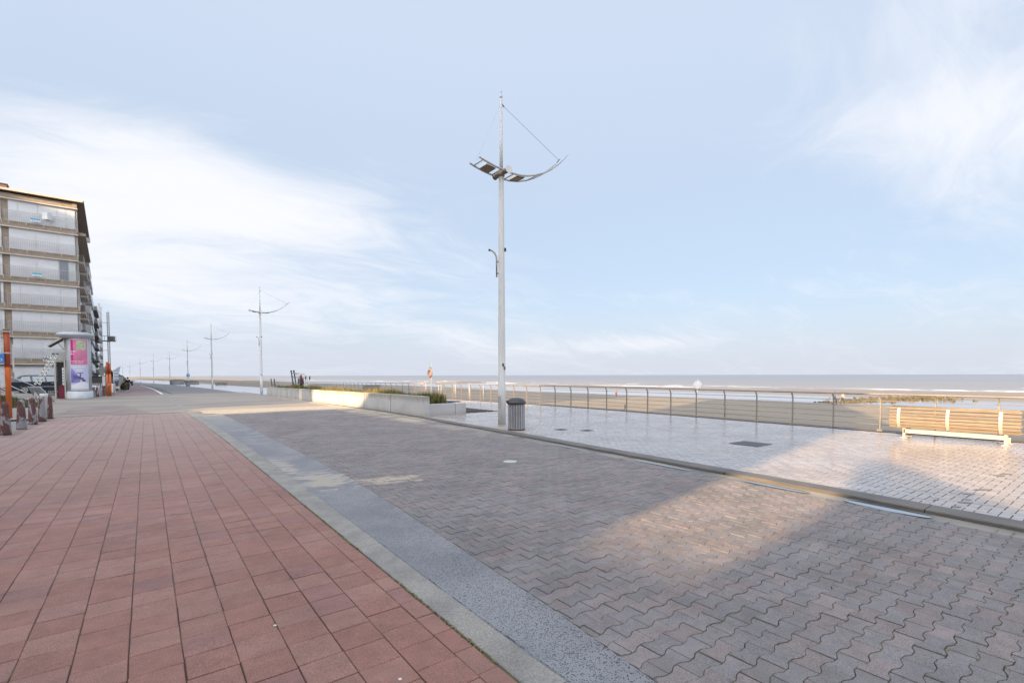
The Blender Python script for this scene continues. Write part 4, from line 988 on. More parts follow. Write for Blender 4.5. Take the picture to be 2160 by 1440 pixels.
# ------------------------------------------------------------------ railing
rl = thing('railing', (0, 0, 0), 'steel beach railing with curved posts and five thin horizontal rails along the sea wall', 'railing')
def rail_curve(dx, z, a, b_, st=1.0):
    return [(x_rail(t)+dx, t, TZ+.012+z+drop(t)) for t in yr(a, b_, st)]
# posts at even spacing measured along the wall
PY = [-8.2+1.17*i for i in range(0, 300)]
PY = [p for p in PY if p < 235 and not (31.4 < p < 33.2)]
off = 3.36-min(PY, key=lambda p: abs(p-3.36)); PY = [p+off for p in PY]
def post_mesh(lod):
    mb = MB(); w_ = .013 if lod else .011
    prof = [(0, 0), (0, .80), (-.012, .87), (-.045, .94), (-.085, .99)]
    vs = []; fs = []
    for i, (x, z) in enumerate(prof):
        h = .028 if i < 3 else .022
        vs += [(x-h, -w_, z), (x+h, -w_, z), (x+h, w_, z), (x-h, w_, z)]
    for i in range(len(prof)-1):
        for k in range(4): l = (k+1) % 4; fs.append((i*4+k, i*4+l, i*4+4+l, i*4+4+k))
    fs += [(3, 2, 1, 0), tuple(len(vs)-4+k for k in range(4))]
    mb.add(vs, fs)
    if lod: mb.box((0, 0, .006), (.15, .13, .012))
    return mb
pm = post_mesh(True).build('post', M_steel, rl, (x_rail(PY[0]), PY[0], TZ+.012+drop(PY[0])))
bl = MB()
for a in (-1, 1):
    for b_ in (-1, 1): bl.lathe([(.011, 0), (.011, .018), (.006, .028)], (a*.055, b_*.045, .012), 6)
bolts = bl.build('bolts', M_alu, pm)
for p in PY[1:]:
    o = link('post', pm.data, rl, (x_rail(p), p, TZ+.012+drop(p)))
    if p < 12: link('bolts', bolts.data, o)
for (a, b_) in ((-8.2, 31.3), (33.3, 235)):
    st = 1.0 if a < 0 else 2.5
    mb = MB(); mb.tube(rail_curve(-.10, 1.02, a, b_, st), .026, 10); mb.build('handrail', M_steel, rl)
    for z in (.17, .335, .50, .665, .83):
        mb = MB(); mb.tube(rail_curve(.032, z, a, b_, st), .009, 6); mb.build('rail', M_steel, rl)
# ramp rails at the opening
rr = thing('ramp_railing', (x_rail(31.3), 31.3, TZ), 'short pale railing beside the beach ramp opening, behind the grassy planter', 'railing')
for yy in (0.0, 2.0):
    for k in range(4): mb = MB(); mb.tube([(.1+k*1.3, yy, -.2*k), (.1+k*1.3, yy, 1.05-.02*k)], .022, 6); mb.build('post', M_alu, rr)
    mb = MB(); mb.tube([(-.1, yy, 1.1), (4.3, yy, 1.0)], .028, 8); mb.build('handrail', M_steel, rr)
    for z in (.3, .6, .85): mb = MB(); mb.tube([(.1, yy, z), (4.2, yy, z-.3)], .008, 5); mb.build('rail', M_steel, rr)
# ------------------------------------------------------------------ bench
M_wood = bpy.data.materials.new('bench_wood'); M_wood.use_nodes = True; T = NT(M_wood.node_tree); b = T.n['Principled BSDF']
tc_ = T.new('ShaderNodeTexCoord').outputs['Object']; rv = T.new('ShaderNodeObjectInfo').outputs['Random']
v = T.vmath('ADD', T.vmath('MULTIPLY', tc_, (14, 1.0, 14)), T.comb(T.math('MULTIPLY', rv, 31), T.math('MULTIPLY', rv, 17), 0))
gr_ = T.noise(v, 3.2, 5, .6, 1.4)
c = T.mix(T.ramp(gr_, .35, .7), (.255, .205, .155), (.155, .118, .085)); c = T.mix(T.ramp(T.noise(tc_, 2.2, 3), .55, .7, 0, .4), c, (.21, .175, .14))
c = T.vmath('SCALE', c, T.ramp(rv, 0, 1, .82, 1.12, False)); 
kn = T.new('ShaderNodeTexVoronoi', inp={'Scale': 3.3}); T.l.new(T.vmath('MULTIPLY', tc_, (1, 1, 1.5)), kn.inputs['Vector'])
c = T.mix(T.ramp(kn.outputs['Distance'], .03, .055, .8, 0), c, (.09, .045, .02)); T.set(b, 'Base Color', c); T.set(b, 'Roughness', .55)
M_bsteel = mat('bench_steel', (.50, .485, .45), .42, .25)
bn_ = thing('bench', (15.10, 2.86, TZ), 'wooden slatted bench with pale steel frame facing the sea, at the right by the railing', 'bench')
# back: planks stacked on a gentle curve, seen from behind
L0, L1 = -1.18, 1.16
PR = [(.02, .25, -.35), (-.035, .325, -.12), (-.05, .40, -.02), (-.052, .475, .0), (-.045, .55, .06), (-.028, .625, .12), (.01, .70, .30)]
for i, (x, z, a) in enumerate(PR):
    mb = MB(); M_ = Matrix.Rotation(a, 3, 'Y'); mb.bbox((0, 0, 0), (.034, L1-L0, .058), .006)
    mb.v = [tuple((M_ @ Vector(p))+Vector((x, (L0+L1)/2, z+.03))) for p in mb.v]; mb.build('plank', M_wood, bn_)
mb = MB(); mb.tube([(.07, L0+.03, .765), (.07, L1-.03, .765)], .022, 8); mb.build('plank', M_wood, bn_)
for i in range(4):
    mb = MB(); mb.bbox((.16+.105*i, (L0+L1)/2, .425), (.09, L1-L0, .035), .005); mb.build('plank', M_wood, bn_)
for yy in (-.86, .03, .96):
    mb = MB(); pts = [(.10, yy, .22), (.02, yy, .24), (-.03, yy, .30), (-.062, yy, .38), (-.078, yy, .47), (-.078, yy, .56), (-.06, yy, .65), (-.02, yy, .74)]
    vs = []; fs = []
    for p in pts: vs += [(p[0]-.006, p[1]-.03, p[2]), (p[0]-.006, p[1]+.03, p[2]), (p[0]+.006, p[1]+.03, p[2]), (p[0]+.006, p[1]-.03, p[2])]
    for i in range(len(pts)-1):
        for k in range(4): l = (k+1) % 4; fs.append((i*4+k, i*4+l, i*4+4+l, i*4+4+k))
    fs += [(3, 2, 1, 0), tuple(len(vs)-4+k for k in range(4))]
    mb.add(vs, fs); mb.box((.28, yy, .385), (.42, .05, .03)); mb.build('bracket', M_bsteel, bn_)
mb = MB(); mb.box((.03, -.02, .165), (.05, 1.78, .095)); mb.build('beam', M_bsteel, bn_)
for yy in (-.94, .86):
    for xx in (.03, .45):
        mb = MB(); mb.box((xx, yy, .12), (.05, .05, .23)); mb.box((xx, yy, .006), (.13, .13, .012)); mb.build('leg', M_bsteel, bn_)
    mb = MB(); mb.box((.24, yy, .21), (.38, .05, .05)); mb.build('cross_rail', M_bsteel, bn_)
clone(bn_, (9.9, 46.6, drop(46)), 1.3, 'dark wooden bench behind the far end of the long planter')
clone(bn_, (12.4, 117.0, drop(117)), 1.9, 'small distant bench on the terrace between the second and third lamp posts')
cb = MB(); cb.bbox((0, 0, .45), (1.3, .6, .95), .03); tag(cb.build('concrete_block', mat('old_concrete', (.25, .235, .22), .85, color2=(.2, .19, .18), nscale=2), loc=(15.4, 40.5, drop(40))), 'grey concrete block standing behind the planter grass', 'block')
# lifebuoy post
lf = thing('lifebuoy_post', (19.2, 36.8, -1.5), 'white post with an orange lifebuoy and a round sign above it', 'lifebuoy post')
mb = MB(); mb.tube([(0, 0, 0), (0, 0, 4.15)], .05, 8); mb.build('post', M_white, lf)
import itertools
rings = []; mb = MB(); Rr, r_ = .29, .07; n1, n2 = 24, 8; vs = []; fs = []
for i in range(n1):
    for k in range(n2): A, B = 2*pi*i/n1, 2*pi*k/n2; vs.append((-.10+r_*sin(B), (Rr+r_*cos(B))*cos(A), 3.28+(Rr+r_*cos(B))*sin(A)))
for i in range(n1):
    for k in range(n2): fs.append((i*n2+k, ((i+1) % n1)*n2+k, ((i+1) % n1)*n2+(k+1) % n2, i*n2+(k+1) % n2))
mb.add(vs, fs, True); mb.v = [tuple(Matrix.Rotation(.05, 3, 'Z') @ Vector(p)) for p in mb.v]; mb.build('lifebuoy', mat('pale_orange', (.72, .30, .16), .5), lf)
mb = MB(); mb.lathe([(.25, -.01), (.27, 0), (.25, .01)], (0, 0, 0), 20, M=Matrix.Rotation(radians(90), 3, 'Y')); mb.v = [tuple(Matrix.Rotation(.05, 3, 'Z') @ (Vector(p)+Vector((-.08, 0, 3.28)))) for p in mb.v]; mb.build('backing_disc', M_white, lf)
mb = MB(); mb.lathe([(.20, -.01), (.22, 0), (.20, .01)], (0, 0, 0), 20, M=Matrix.Rotation(radians(90), 3, 'Y')); mb.v = [tuple(Matrix.Rotation(.05, 3, 'Z') @ (Vector(p)+Vector((-.06, 0, 3.98)))) for p in mb.v]; mb.build('round_sign', M_white, lf)
mb = MB(); mb.box((-.06, 0, 3.72), (.02, .3, .12), rot=.05); mb.build('blue_plate', mat('light_blue', (.25, .5, .6), .5), lf)
# ------------------------------------------------------------------ exercise frames behind the planter
ef = thing('exercise_frame', (12, 52, drop(52)), 'tall leaning exercise frame with dark posts and steel side rails behind the planter', 'exercise frame')
for (ya, yb_) in ((.65, 2.0), (-.5, .85)):
    mb = MB(); mb.tube([(0, ya, 0), (0, yb_, 2.22)], .07, 8); ps = mb.build('post', M_dark, ef); mb = MB(); mb.lathe([(.085, 0), (.085, .09), (.04, .12)], (0, yb_, 2.22), 8); mb.build('cap', M_black, ps)
for xx in (-.25, .35):
    mb = MB(); mb.tube([(0, 1.6, 2.08), (xx, -.5, 1.98), (xx, -2.0, 1.88), (xx, -2.35, 1.75), (xx, -2.4, 1.5), (xx, -2.4, 0)], .03, 6); mb.build('side_rail', M_steel, ef)
mb = MB(); mb.tube([(0, 1.3, 1.7), (0, -.2, 1.62), (.3, -2.4, 1.58)], .03, 6); mb.build('side_rail', M_steel, ef)
mb = MB(); mb.tube([(-.25, -1.1, 1.95), (-.25, -1.1, 0)], .025, 6); mb.build('side_rail', M_steel, ef)
e2 = thing('leaning_posts', (12, 62, drop(62)), 'pair of short leaning dark posts left of the tall exercise frame', 'exercise frame')
for (ya, yb_) in ((1.5, 2.3), (-.2, .5)): mb = MB(); mb.tube([(0, ya, 0), (0, yb_, 1.45)], .07, 8); mb.build('post', M_dark, e2)
mb = MB(); mb.tube([(0, 1.8, .75), (0, .1, .75)], .03, 6); mb.build('bar', M_dark, e2)
e3 = thing('parallel_bars', (12, 47.9, drop(48)), 'white slanted parallel bars with dark tips right of the seated looking person', 'exercise frame')
for (ya, yb_) in ((1.3, .4), (.7, -.1), (-.1, -.95)): mb = MB(); mb.tube([(0, ya, .2), (0, yb_, 1.45)], .05, 8); mb.build('bar', M_white, e3)
for yb_ in (.4, -1.0): mb = MB(); mb.tube([(0, yb_, 1.4), (0, yb_-.1, 1.72)], .055, 8); mb.build('tip', M_dark, e3)
mb = MB(); mb.tube([(0, .5, 1.38), (0, -.9, 1.40)], .035, 6); mb.build('cross_bar', M_white, e3)
e3['label'] = 'white slanted parallel bars with dark tips, right of the person in maroon'

# ------------------------------------------------------------------ the square on the left
def V(p): return Vector(p)
# bollards
M_boll = bpy.data.materials.new('flaking_bollard_paint'); M_boll.use_nodes = True; T = NT(M_boll.node_tree); b = T.n['Principled BSDF']
tc_ = T.new('ShaderNodeTexCoord').outputs['Object']; rv = T.new('ShaderNodeObjectInfo').outputs['Random']
v = T.vmath('ADD', tc_, T.comb(T.math('MULTIPLY', rv, 31), T.math('MULTIPLY', rv, 17), 0)); zz = T.sep(tc_)[2]
pm_ = T.math('ADD', T.noise(T.vmath('MULTIPLY', v, (2.2, 2.2, 1)), 1.9, 5, .62, .4), T.math('MULTIPLY', T.math('SUBTRACT', rv, .5), .22))
c = T.mix(T.ramp(pm_, .50, .53), (.115, .05, .047), (.27, .26, .275)); c = T.mix(T.ramp(T.noise(v, 28, 4), .64, .68, 0, .7), c, (.42, .38, .36)); c = T.mix(T.ramp(T.noise(v, 9, 4), .62, .66, 0, .8), c, (.10, .07, .065))
T.set(b, 'Base Color', c); T.set(b, 'Roughness', .75)
bn = T.new('ShaderNodeBump', inp={'Strength': 1, 'Distance': .004}); T.l.new(pm_, bn.inputs['Height']); T.l.new(bn.outputs[0], b.inputs['Normal'])
def bollard(loc, lab, group, sc=None):
    mb = MB(); mb.lathe([(.122, 0), (.12, .05), (.105, .35), (.086, .74), (.082, .755), (.087, .77), (.087, .80), (.078, .85), (.05, .885), (.0, .90)], n=20); o = mb.build('bollard', M_boll, loc=loc); return tag(o, lab, 'bollard', group)
for (x, y, lab) in [(-3.12, 18.9, 'nearest chipped bollard, mostly grey white, in front of the orange post'), (-3.07, 20.7, 'second bollard with grey head and maroon middle'), (-3.10, 22.7, 'third bollard, half maroon half grey, in the near row'), (-3.04, 24.0, 'fourth maroon bollard just left of the white tapered post'), (-3.03, 25.6, 'fifth dark maroon bollard just right of the white tapered post')]:
    bollard((x, y, drop(y)), lab, 'chipped bollards at the square')
for i in range(6):
    y = 53.2+i*1.35; bollard((-3.55+.13*i, y, drop(y)), ['frontmost', 'second', 'third', 'fourth', 'fifth', 'hindmost'][i]+' of the dark bollards between kiosk and distant orange posts', 'dark bollards by the distant orange posts')
mb = MB(); mb.lathe([(.055, 0), (.105, .86), (.115, .87), (.115, .98), (.0, .985)], n=18); tag(mb.build('tapered_post', M_white, loc=(-3.08, 24.9, drop(25))), 'white tapered post with a flat round cap between the last two near bollards', 'post')
# near orange parking sign
ps = thing('parking_sign', (-4.42, 27.0, drop(27)), 'pair of orange posts carrying a white panel and a blue disabled parking plate', 'parking sign')
for i, x in enumerate((-.22, .085)):
    mb = MB(); mb.tube([(x, 0, 0), (x, 0, 3.42 if i else 3.0)], .085, 14); p_ = mb.build('post', M_orange, ps)
    if i: mb = MB(); mb.tube([(x, 0, 2.0), (x, 0, 3.40)], .088, 14); mb.build('upper_sleeve', M_dorange, p_); mb = MB(); mb.lathe([(.095, 3.42), (.09, 3.48), (.03, 3.5)], (x, 0, 0), 14); mb.build('cap', M_brownm, p_)
mb = MB(); mb.box((-.92, -.11, 2.85), (1.72, .03, 1.35)); pn = mb.build('panel', M_white, ps)
for k in range(2): mb = MB(); mb.box((-.55+(-.02), -.128, 2.92-.24*k), (.85, .006, .12)); mb.build('blue_bar', M_blue, pn)
mb = MB(); mb.box((-.45, -.115, 2.33), (.95, .03, .36)); q1 = mb.build('blue_plate', M_blue, ps)
mb = MB(); cxs, czs = -.12, 2.33
mb.tube([(cxs+.085*cos(a), -.135, czs-.045+.085*sin(a)) for a in [2.3+.35*i for i in range(13)]], .013, 5)
mb.tube([(cxs-.02, -.135, czs+.10), (cxs-.01, -.135, czs), (cxs+.06, -.135, czs-.01), (cxs+.10, -.135, czs-.09)], .014, 5); mb.lathe([(.024, -.004), (.024, .004)], (cxs-.02, -.135, czs+.13), 10, M=Matrix.Rotation(radians(90), 3, 'X'))
mb.build('wheelchair_symbol', M_white, q1)
for z in (2.55, 3.38): mb = MB(); mb.box((-.02, -.01, z), (.42, .20, .05)); mb.build('clamp', M_alu, ps)
mb = MB(); mb.box((.24, .05, 2.35), (.05, .03, 1.1)); mb.build('side_plate', M_white, ps)
# far orange posts
fo_ = thing('orange_posts', (-2.72, 56.2, drop(56)), 'pair of tall orange posts with dark upper halves beyond the advertising kiosk', 'orange posts')
for x, h in ((-.09, 3.05), (.10, 2.95)):
    mb = MB(); mb.tube([(x, 0, 0), (x, 0, 2.0)], .08, 12); p_ = mb.build('post', M_orange, fo_); mb = MB(); mb.tube([(x, 0, 2.0), (x, 0, h)], .083, 12); mb.build('upper_sleeve', M_dorange, p_)
fs_ = thing('flag_sign', (-2.35, 58.2, drop(58)), 'slanted blue white banner sign right of the distant orange posts', 'banner')
mb = MB(); mb.tube([(-.1, 0, 0), (-.1, 0, 2.4)], .04, 6); mb.build('pole', M_alu, fs_); mb = MB(); mb.prism([(-.1, 1.35), (.18, 1.4), (.42, 2.75), (-.1, 2.35)], 'y', -.015, .015); fl = mb.build('banner', mat('pale_blue_banner', (.33, .38, .48), .6), fs_)
for k in range(3): mb = MB(); mb.box((.08, -.02, 1.62+.28*k), (.38, .012, .06)); mb.build('stripe', M_white, fl)
ts = thing('traffic_sign', (-3.05, 58.5, drop(58)), 'round traffic sign seen from its grey back, left of the distant orange posts', 'traffic sign')
mb = MB(); mb.tube([(0, 0, 0), (0, 0, 2.75)], .045, 8); mb.build('pole', mat('green_grey_pole', (.16, .19, .17), .6), ts)
mb = MB(); mb.lathe([(.42, -.012), (.44, 0), (.42, .012)], n=24, M=Matrix.Rotation(.6, 3, 'Z') @ Matrix.Rotation(radians(90), 3, 'Y')); mb.v = [(p[0]-.25, p[1], p[2]+2.35) for p in mb.v]; mb.build('disc', mat('sign_back', (.22, .22, .22), .6, .2), ts)
mb = MB(); mb.box((-.12, -.05, 1.35), (.22, .03, .85), rot=.3); mb.build('sub_plate', M_white, ts)
# advertising kiosk with public toilet
kx, ky = -4.20, 50.6
kk = thing('advertising_kiosk', (kx, ky, drop(ky)), 'round grey advertising kiosk with a pink and violet poster and a wide rounded roof', 'kiosk'); kk.scale = (.85, .85, 1)
mb = MB(); mb.lathe([(.96, 0), (.95, .12), (.93, .56), (.86, .60)], n=32); mb.build('plinth', mat('kiosk_plinth', (.62, .64, .68), .5, color2=(.55, .57, .6), nscale=2), kk)
M_kg = mat('kiosk_grey', (.46, .48, .52), .45, .1, color2=(.40, .42, .46), nscale=1.5)
mb = MB(); mb.lathe([(.86, .58), (.86, 4.72)], n=32); mb.build('drum', M_kg, kk)
mb = MB(); mb.lathe([(.88, 4.70), (1.0, 4.74), (1.0, 4.80), (1.06, 4.84), (1.14, 4.86), (1.16, 4.98), (1.10, 5.08), (.8, 5.16), (.0, 5.2)], n=36)
mb.v = [(p[0]*1.0-(.35 if p[0] < 0 else 0)*min(1, -p[0])*1.0, p[1], p[2]) for p in mb.v]; mb.build('roof', M_kg, kk)
face = math.atan2(0-ky, 0-kx+.2)        # poster faces the promenade
def arc_panel(r, a0, a1, z0, z1, m, name, parent, th=.02, n=10, zf0=None, zf1=None):
    mb = MB(); vs = []; fs = []
    for i in range(n+1):
        t = i/n; a = a0+(a1-a0)*t; zz0 = zf0(t) if zf0 else z0; zz1 = zf1(t) if zf1 else z1
        for rr in (r, r+th):
            for z in (zz0, zz1): vs.append((rr*cos(a), rr*sin(a), z))
    for i in range(n):
        o = i*4; p = o+4; fs += [(o+2, p+2, p+3, o+3), (o+1, p+1, p, o), (o+3, p+3, p+1, o+1), (o, p, p+2, o+2)]
    fs += [(0, 2, 3, 1), (n*4+1, n*4+3, n*4+2, n*4)]
    mb.add(vs, fs, False); return mb.build(name, m, parent)
A0, A1 = face-.78+.1, face+.62+.1
pf = arc_panel(.865, A0-.07, A1+.07, .68, 4.62, mat('poster_frame', (.60, .62, .66), .35, .2), 'poster_frame', kk)
PK = mat('poster_pink', (.60, .13, .30), .35, color2=(.66, .22, .36), nscale=.9); PD = mat('poster_magenta', (.45, .02, .16), .35)
PV = mat('poster_violet', (.17, .15, .45), .35, color2=(.42, .42, .68), nscale=.8); PL = mat('poster_pale', (.52, .53, .74), .35); PW_ = mat('poster_white', (.74, .74, .78), .35); PG = mat('poster_green', (.30, .42, .22), .4, color2=(.55, .48, .42), nscale=5)
q = arc_panel(.89, A0, A1, 2.66, 4.58, PK, 'pink_poster', pf, .006)
arc_panel(.898, A0+.08, A0+.24, 2.70, 4.56, PD, 'magenta_band', q, .004, 3)
arc_panel(.898, A0+.50, A1-.12, 3.72, 4.5, PG, 'plant_picture', q, .004, 8, zf0=lambda t: 3.72+.12*sin(t*9)**2)
arc_panel(.903, A0+.58, A0+.98, 2.9, 3.7, mat('poster_green2', (.36, .25, .22), .4), 'stem_picture', q, .003, 6, zf0=lambda t: 2.85+.75*t, zf1=lambda t: 3.1+.62*t)
for k, (a, b_, z) in enumerate([(.06, .52, 3.62), (.06, .36, 3.42), (.08, 1.1, 2.90), (.08, 1.0, 2.78)]):
    n = int((b_-a)/.05)
    for i in range(n):
        if (i*7+k*3) % 5 == 4: continue
        arc_panel(.907, A0+a+i*.05, A0+a+i*.05+.035, z, z+(.11 if k < 2 else .055)*(1 if (i+k) % 3 else .7), PW_, 'letter', q, .003, 1)
q = arc_panel(.89, A0, A1, .78, 2.62, PL, 'violet_poster', pf, .006)
arc_panel(.898, A0, A0+.75, 1.25, 2.4, PV, 'violet_field', q, .003, 8, zf1=lambda t: 2.35-1.0*t**2)
arc_panel(.904, A0+.02, A1-.01, .80, 1.25, PW_, 'snow_picture', q, .003, 12, zf1=lambda t: 1.12+.22*max(0, sin(t*3.4-.6)))
for k, (a, b_, z) in enumerate([(.22, 1.22, 2.40), (.50, .98, 2.18)]):
    for i in range(int((b_-a)/.06)): arc_panel(.907, A0+a+i*.06, A0+a+i*.06+.042, z, z+.13*(1 if (i % 4) else 1.25), PW_, 'letter', q, .003, 1)
PT = mat('poster_dark_violet', (.13, .11, .22), .35, .3)
for (a0, a1, z0, z1) in [(.50, .98, 1.98, 2.03), (.72, .80, 1.62, 2.0), (.28, .76, 1.60, 1.78), (.24, .34, 1.56, 1.84), (.66, 1.0, 1.50, 1.66), (.88, 1.14, 1.36, 1.52)]: arc_panel(.910, A0+a0, A0+a1, z0, z1, PT, 'tap_picture', q, .003, 4)
# toilet cabin on its left side
tcb = thing('toilet_cabin', (kx-1.02, ky+.15, drop(ky)), 'narrow beige service cabin with a maroon base panel joined to the kiosk left side', 'cabin'); tcb.scale = (.72, 1, 1)
M_bg = mat('cabin_beige', (.50, .49, .44), .55, color2=(.44, .43, .38), nscale=2)
mb = MB(); mb.bbox((.25, .1, 1.5), (.12, .5, 2.9), .01); mb.build('column', M_bg, tcb); mb = MB(); mb.bbox((-.52, .1, 1.45), (.14, .5, 2.8), .01); mb.build('column', M_bg, tcb)
mb = MB(); mb.box((-.12, .35, 1.45), (.62, .05, 2.8)); mb.build('door', M_dark, tcb); mb = MB(); mb.box((-.02, -.06, .55), (.55, .06, .95)); mb.build('maroon_panel', mat('maroon_panel', (.16, .012, .03), .4), tcb)
mb = MB(); mb.box((.12, -.02, 1.75), (.18, .05, 1.35)); nb = mb.build('notice', PW_, tcb)
for k in range(5): m2 = MB(); m2.box((.12, -.05, 1.3+.22*k), (.09, .012, .07)); m2.build('print', M_dark, nb)
mb = MB()
hd = quadbox(-.68, .52, -.15, .45, 2.95, 3.65, M_bg, 'head', tcb)
for k in range(6): m2 = MB(); m2.box((-.08, -.17, 3.05+.1*k), (1.15, .03, .05)); m2.build('louvre', M_alu, hd)
mb = MB(); mb.bbox((.35, .15, 4.15), (.2, .4, 1.2), .01); mb.build('upper_column', M_bg, tcb)
aw = MB(); aw.prism([(-.98, 4.02), (.20, 4.66), (.20, 4.80), (-1.05, 4.14)], 'y', -.45, .75); a_ = aw.build('awning', M_bg, tcb); aw = MB(); aw.prism([(-.92, 3.98), (.1, 4.54), (.15, 4.62), (-.94, 4.03)], 'y', -.40, .70); aw.build('awning_underside', M_black, a_)
aw = MB(); aw.tube([(.26, 0, 3.8), (-.25, 0, 4.35)], .03, 6); aw.build('strut', M_alu, tcb)
# WC sign
wc = thing('wc_sign', (-5.95, 52.0, drop(52)), 'white rectangular sign reading WC left of the kiosk', 'sign')
mb = MB(); mb.box((.05, 0, 3.12), (.98, .06, .36)); pl_ = mb.build('board', M_white, wc); mb = MB(); mb.tube([(.5, .1, 0), (.5, .1, 3.2)], .04, 6); mb.build('pole', M_alu, wc)
cu = bpy.data.curves.new('letters', 'FONT'); cu.body = 'WC'; cu.size = .38; cu.extrude = .008; cu.align_x = 'CENTER'; cu.align_y = 'CENTER'
to = bpy.data.objects.new('letters_tmp', cu); COL.objects.link(to); dg = bpy.context.evaluated_depsgraph_get(); dg.update()
me = bpy.data.meshes.new_from_object(to.evaluated_get(dg)); bpy.data.objects.remove(to); me.materials.clear(); me.materials.append(mat('lettering', (.03, .03, .04), .5))
lo_ = link('letters', me, pl_, (-.12, -.045, 3.12)); lo_.rotation_euler = (radians(90), 0, 0)
# lattice barrier arm standing aslant
la = thing('lattice_arm', (-5.85, 46.0, drop(46)+.1), 'white perforated twin arm leaning from the grey hatch up to the kiosk', 'barrier arm')
for dx in (0, .22):
    mb = MB(); mb.box((0, 0, 0), (.11, .06, 2.3)); Mr = Matrix.Rotation(.43, 3, 'Y'); mb.v = [tuple(Mr @ V(p)+V((.22+dx, 0, 2.12))) for p in mb.v]; rr_ = mb.build('side_rail', M_white, la)
    for k in range(9):
        m2 = MB(); m2.box((0, -.033, -1.02+.25*k), (.05, .008, .12)); m2.v = [tuple(Mr @ V(p)+V((.22+dx, 0, 2.12))) for p in m2.v]; m2.build('slot', M_dgrey, rr_)
for k in range(7): m2 = MB(); m2.box((.11, 0, -1.0+.33*k), (.22, .04, .05)); m2.v = [tuple(Mr @ V(p)+V((.22, 0, 2.12))) for p in m2.v]; m2.build('rung', M_white, la)
for dx in (0, .22): m2 = MB(); m2.lathe([(.06, -.05), (.06, .05)], (.70+dx, 0, 3.18), 8, M=Matrix.Rotation(radians(90), 3, 'X')); m2.build('pivot', M_dark, la)
# stair railing and stair with hatch
M_mound = grass_mat('verge_grass', (.07, .085, .035), (.12, .12, .05), (.22, .19, .11))
sr = thing('stair_railing', (0, 40, 0), 'slanting four bar steel stair railing in front of the dark car', 'railing')
for (z0, z1) in ((2.66, .97), (2.30, .34), (1.98, -.05), (1.66, -.12)):
    mb = MB(); mb.tube([(-8.2, 0, z0+.0), (-5.42, 0, z1+.10), (-5.33, 0, z1+.02)], .028, 6); mb.build('bar', M_alu, sr)
for (x, z0, z1) in ((-8.2, .4, 2.66), (-6.9, .1, 1.98), (-5.33, -.25, .6)): mb = MB(); mb.tube([(x, 0, z0), (x, 0, z1)], .03, 6); mb.build('post', M_steel, sr)
sw = thing('stair', (0, 40.6, 0), 'dim concrete steps behind the slanting railing', 'stair')
for k in range(7): quadbox(-6.1-.38*(k+1), -6.1-.38*k, .15, 2.2, -.3, .0+.17*k, M_dgrey if k % 2 else M_grey, 'step', sw)
hm = MB(); hm.prism([(-5.75, .92), (-5.25, .92), (-4.62, .02), (-4.95, -.08), (-5.32, -.02)], 'y', -.25, .12); hh = thing('hatch_panel', (0, 41.2, 0), 'grey ribbed panel tilted beside the white lattice arm', 'panel'); h1 = hm.build('panel', mat('ribbed_panel', (.17, .18, .21), .5, color2=(.22, .23, .26), nscale=4), hh)
for k in range(6):
    m2 = MB(); m2.tube([(-5.66+.075*k, -.26, .86), (-5.18+.07*k-.02, -.26, .08)], .012, 4); m2.build('rib', M_dgrey, h1)
m2 = MB(); m2.tube([(-5.78, -.2, .95), (-5.22, -.2, .95), (-4.58, -.2, .0)], .025, 5); m2.build('trim', M_alu, hh); m2 = MB(); m2.prism([(-5.5, .75), (-5.2, .3), (-5.12, -.1), (-5.25, -.1)], 'y', -.3, -.26); m2.build('cream_edge', M_cream, hh)
vg = MB(); vs = []; fs = []; nx_, ny_ = 22, 14
for j in range(ny_+1):
    for i in range(nx_+1):
        x = -9.5+4.9*i/nx_; y = 36.2+3.9*j/ny_; z = -.10+.55*sstep(-4.6, -6.8, x)*sstep(36.2, 38.6, y)+noise.noise((x*1.5, y*1.5, 0))*.10*sstep(36.2, 37, y); vs.append((x, y, z+drop(y)*.5))
for j in range(ny_):
    for i in range(nx_): a = j*(nx_+1)+i; fs.append((a, a+1, a+nx_+2, a+nx_+1))
vg.add(vs, fs, True); tag(vg.build('verge', M_soil), 'rough earth verge below the slanting stair railing', kind='structure')
def fx_v():
    x = random.uniform(-9.4, -4.7); y = random.uniform(36.4, 40.0); return x, y, -.10+.55*sstep(-4.6, -6.8, x)*sstep(36.2, 38.6, y)+drop(y)*.5-.02, 1.0
blades(7000, fx_v, 'grass', 'tufty dull grass on the verge below the stair railing', M_mound, .06, .22, .012)

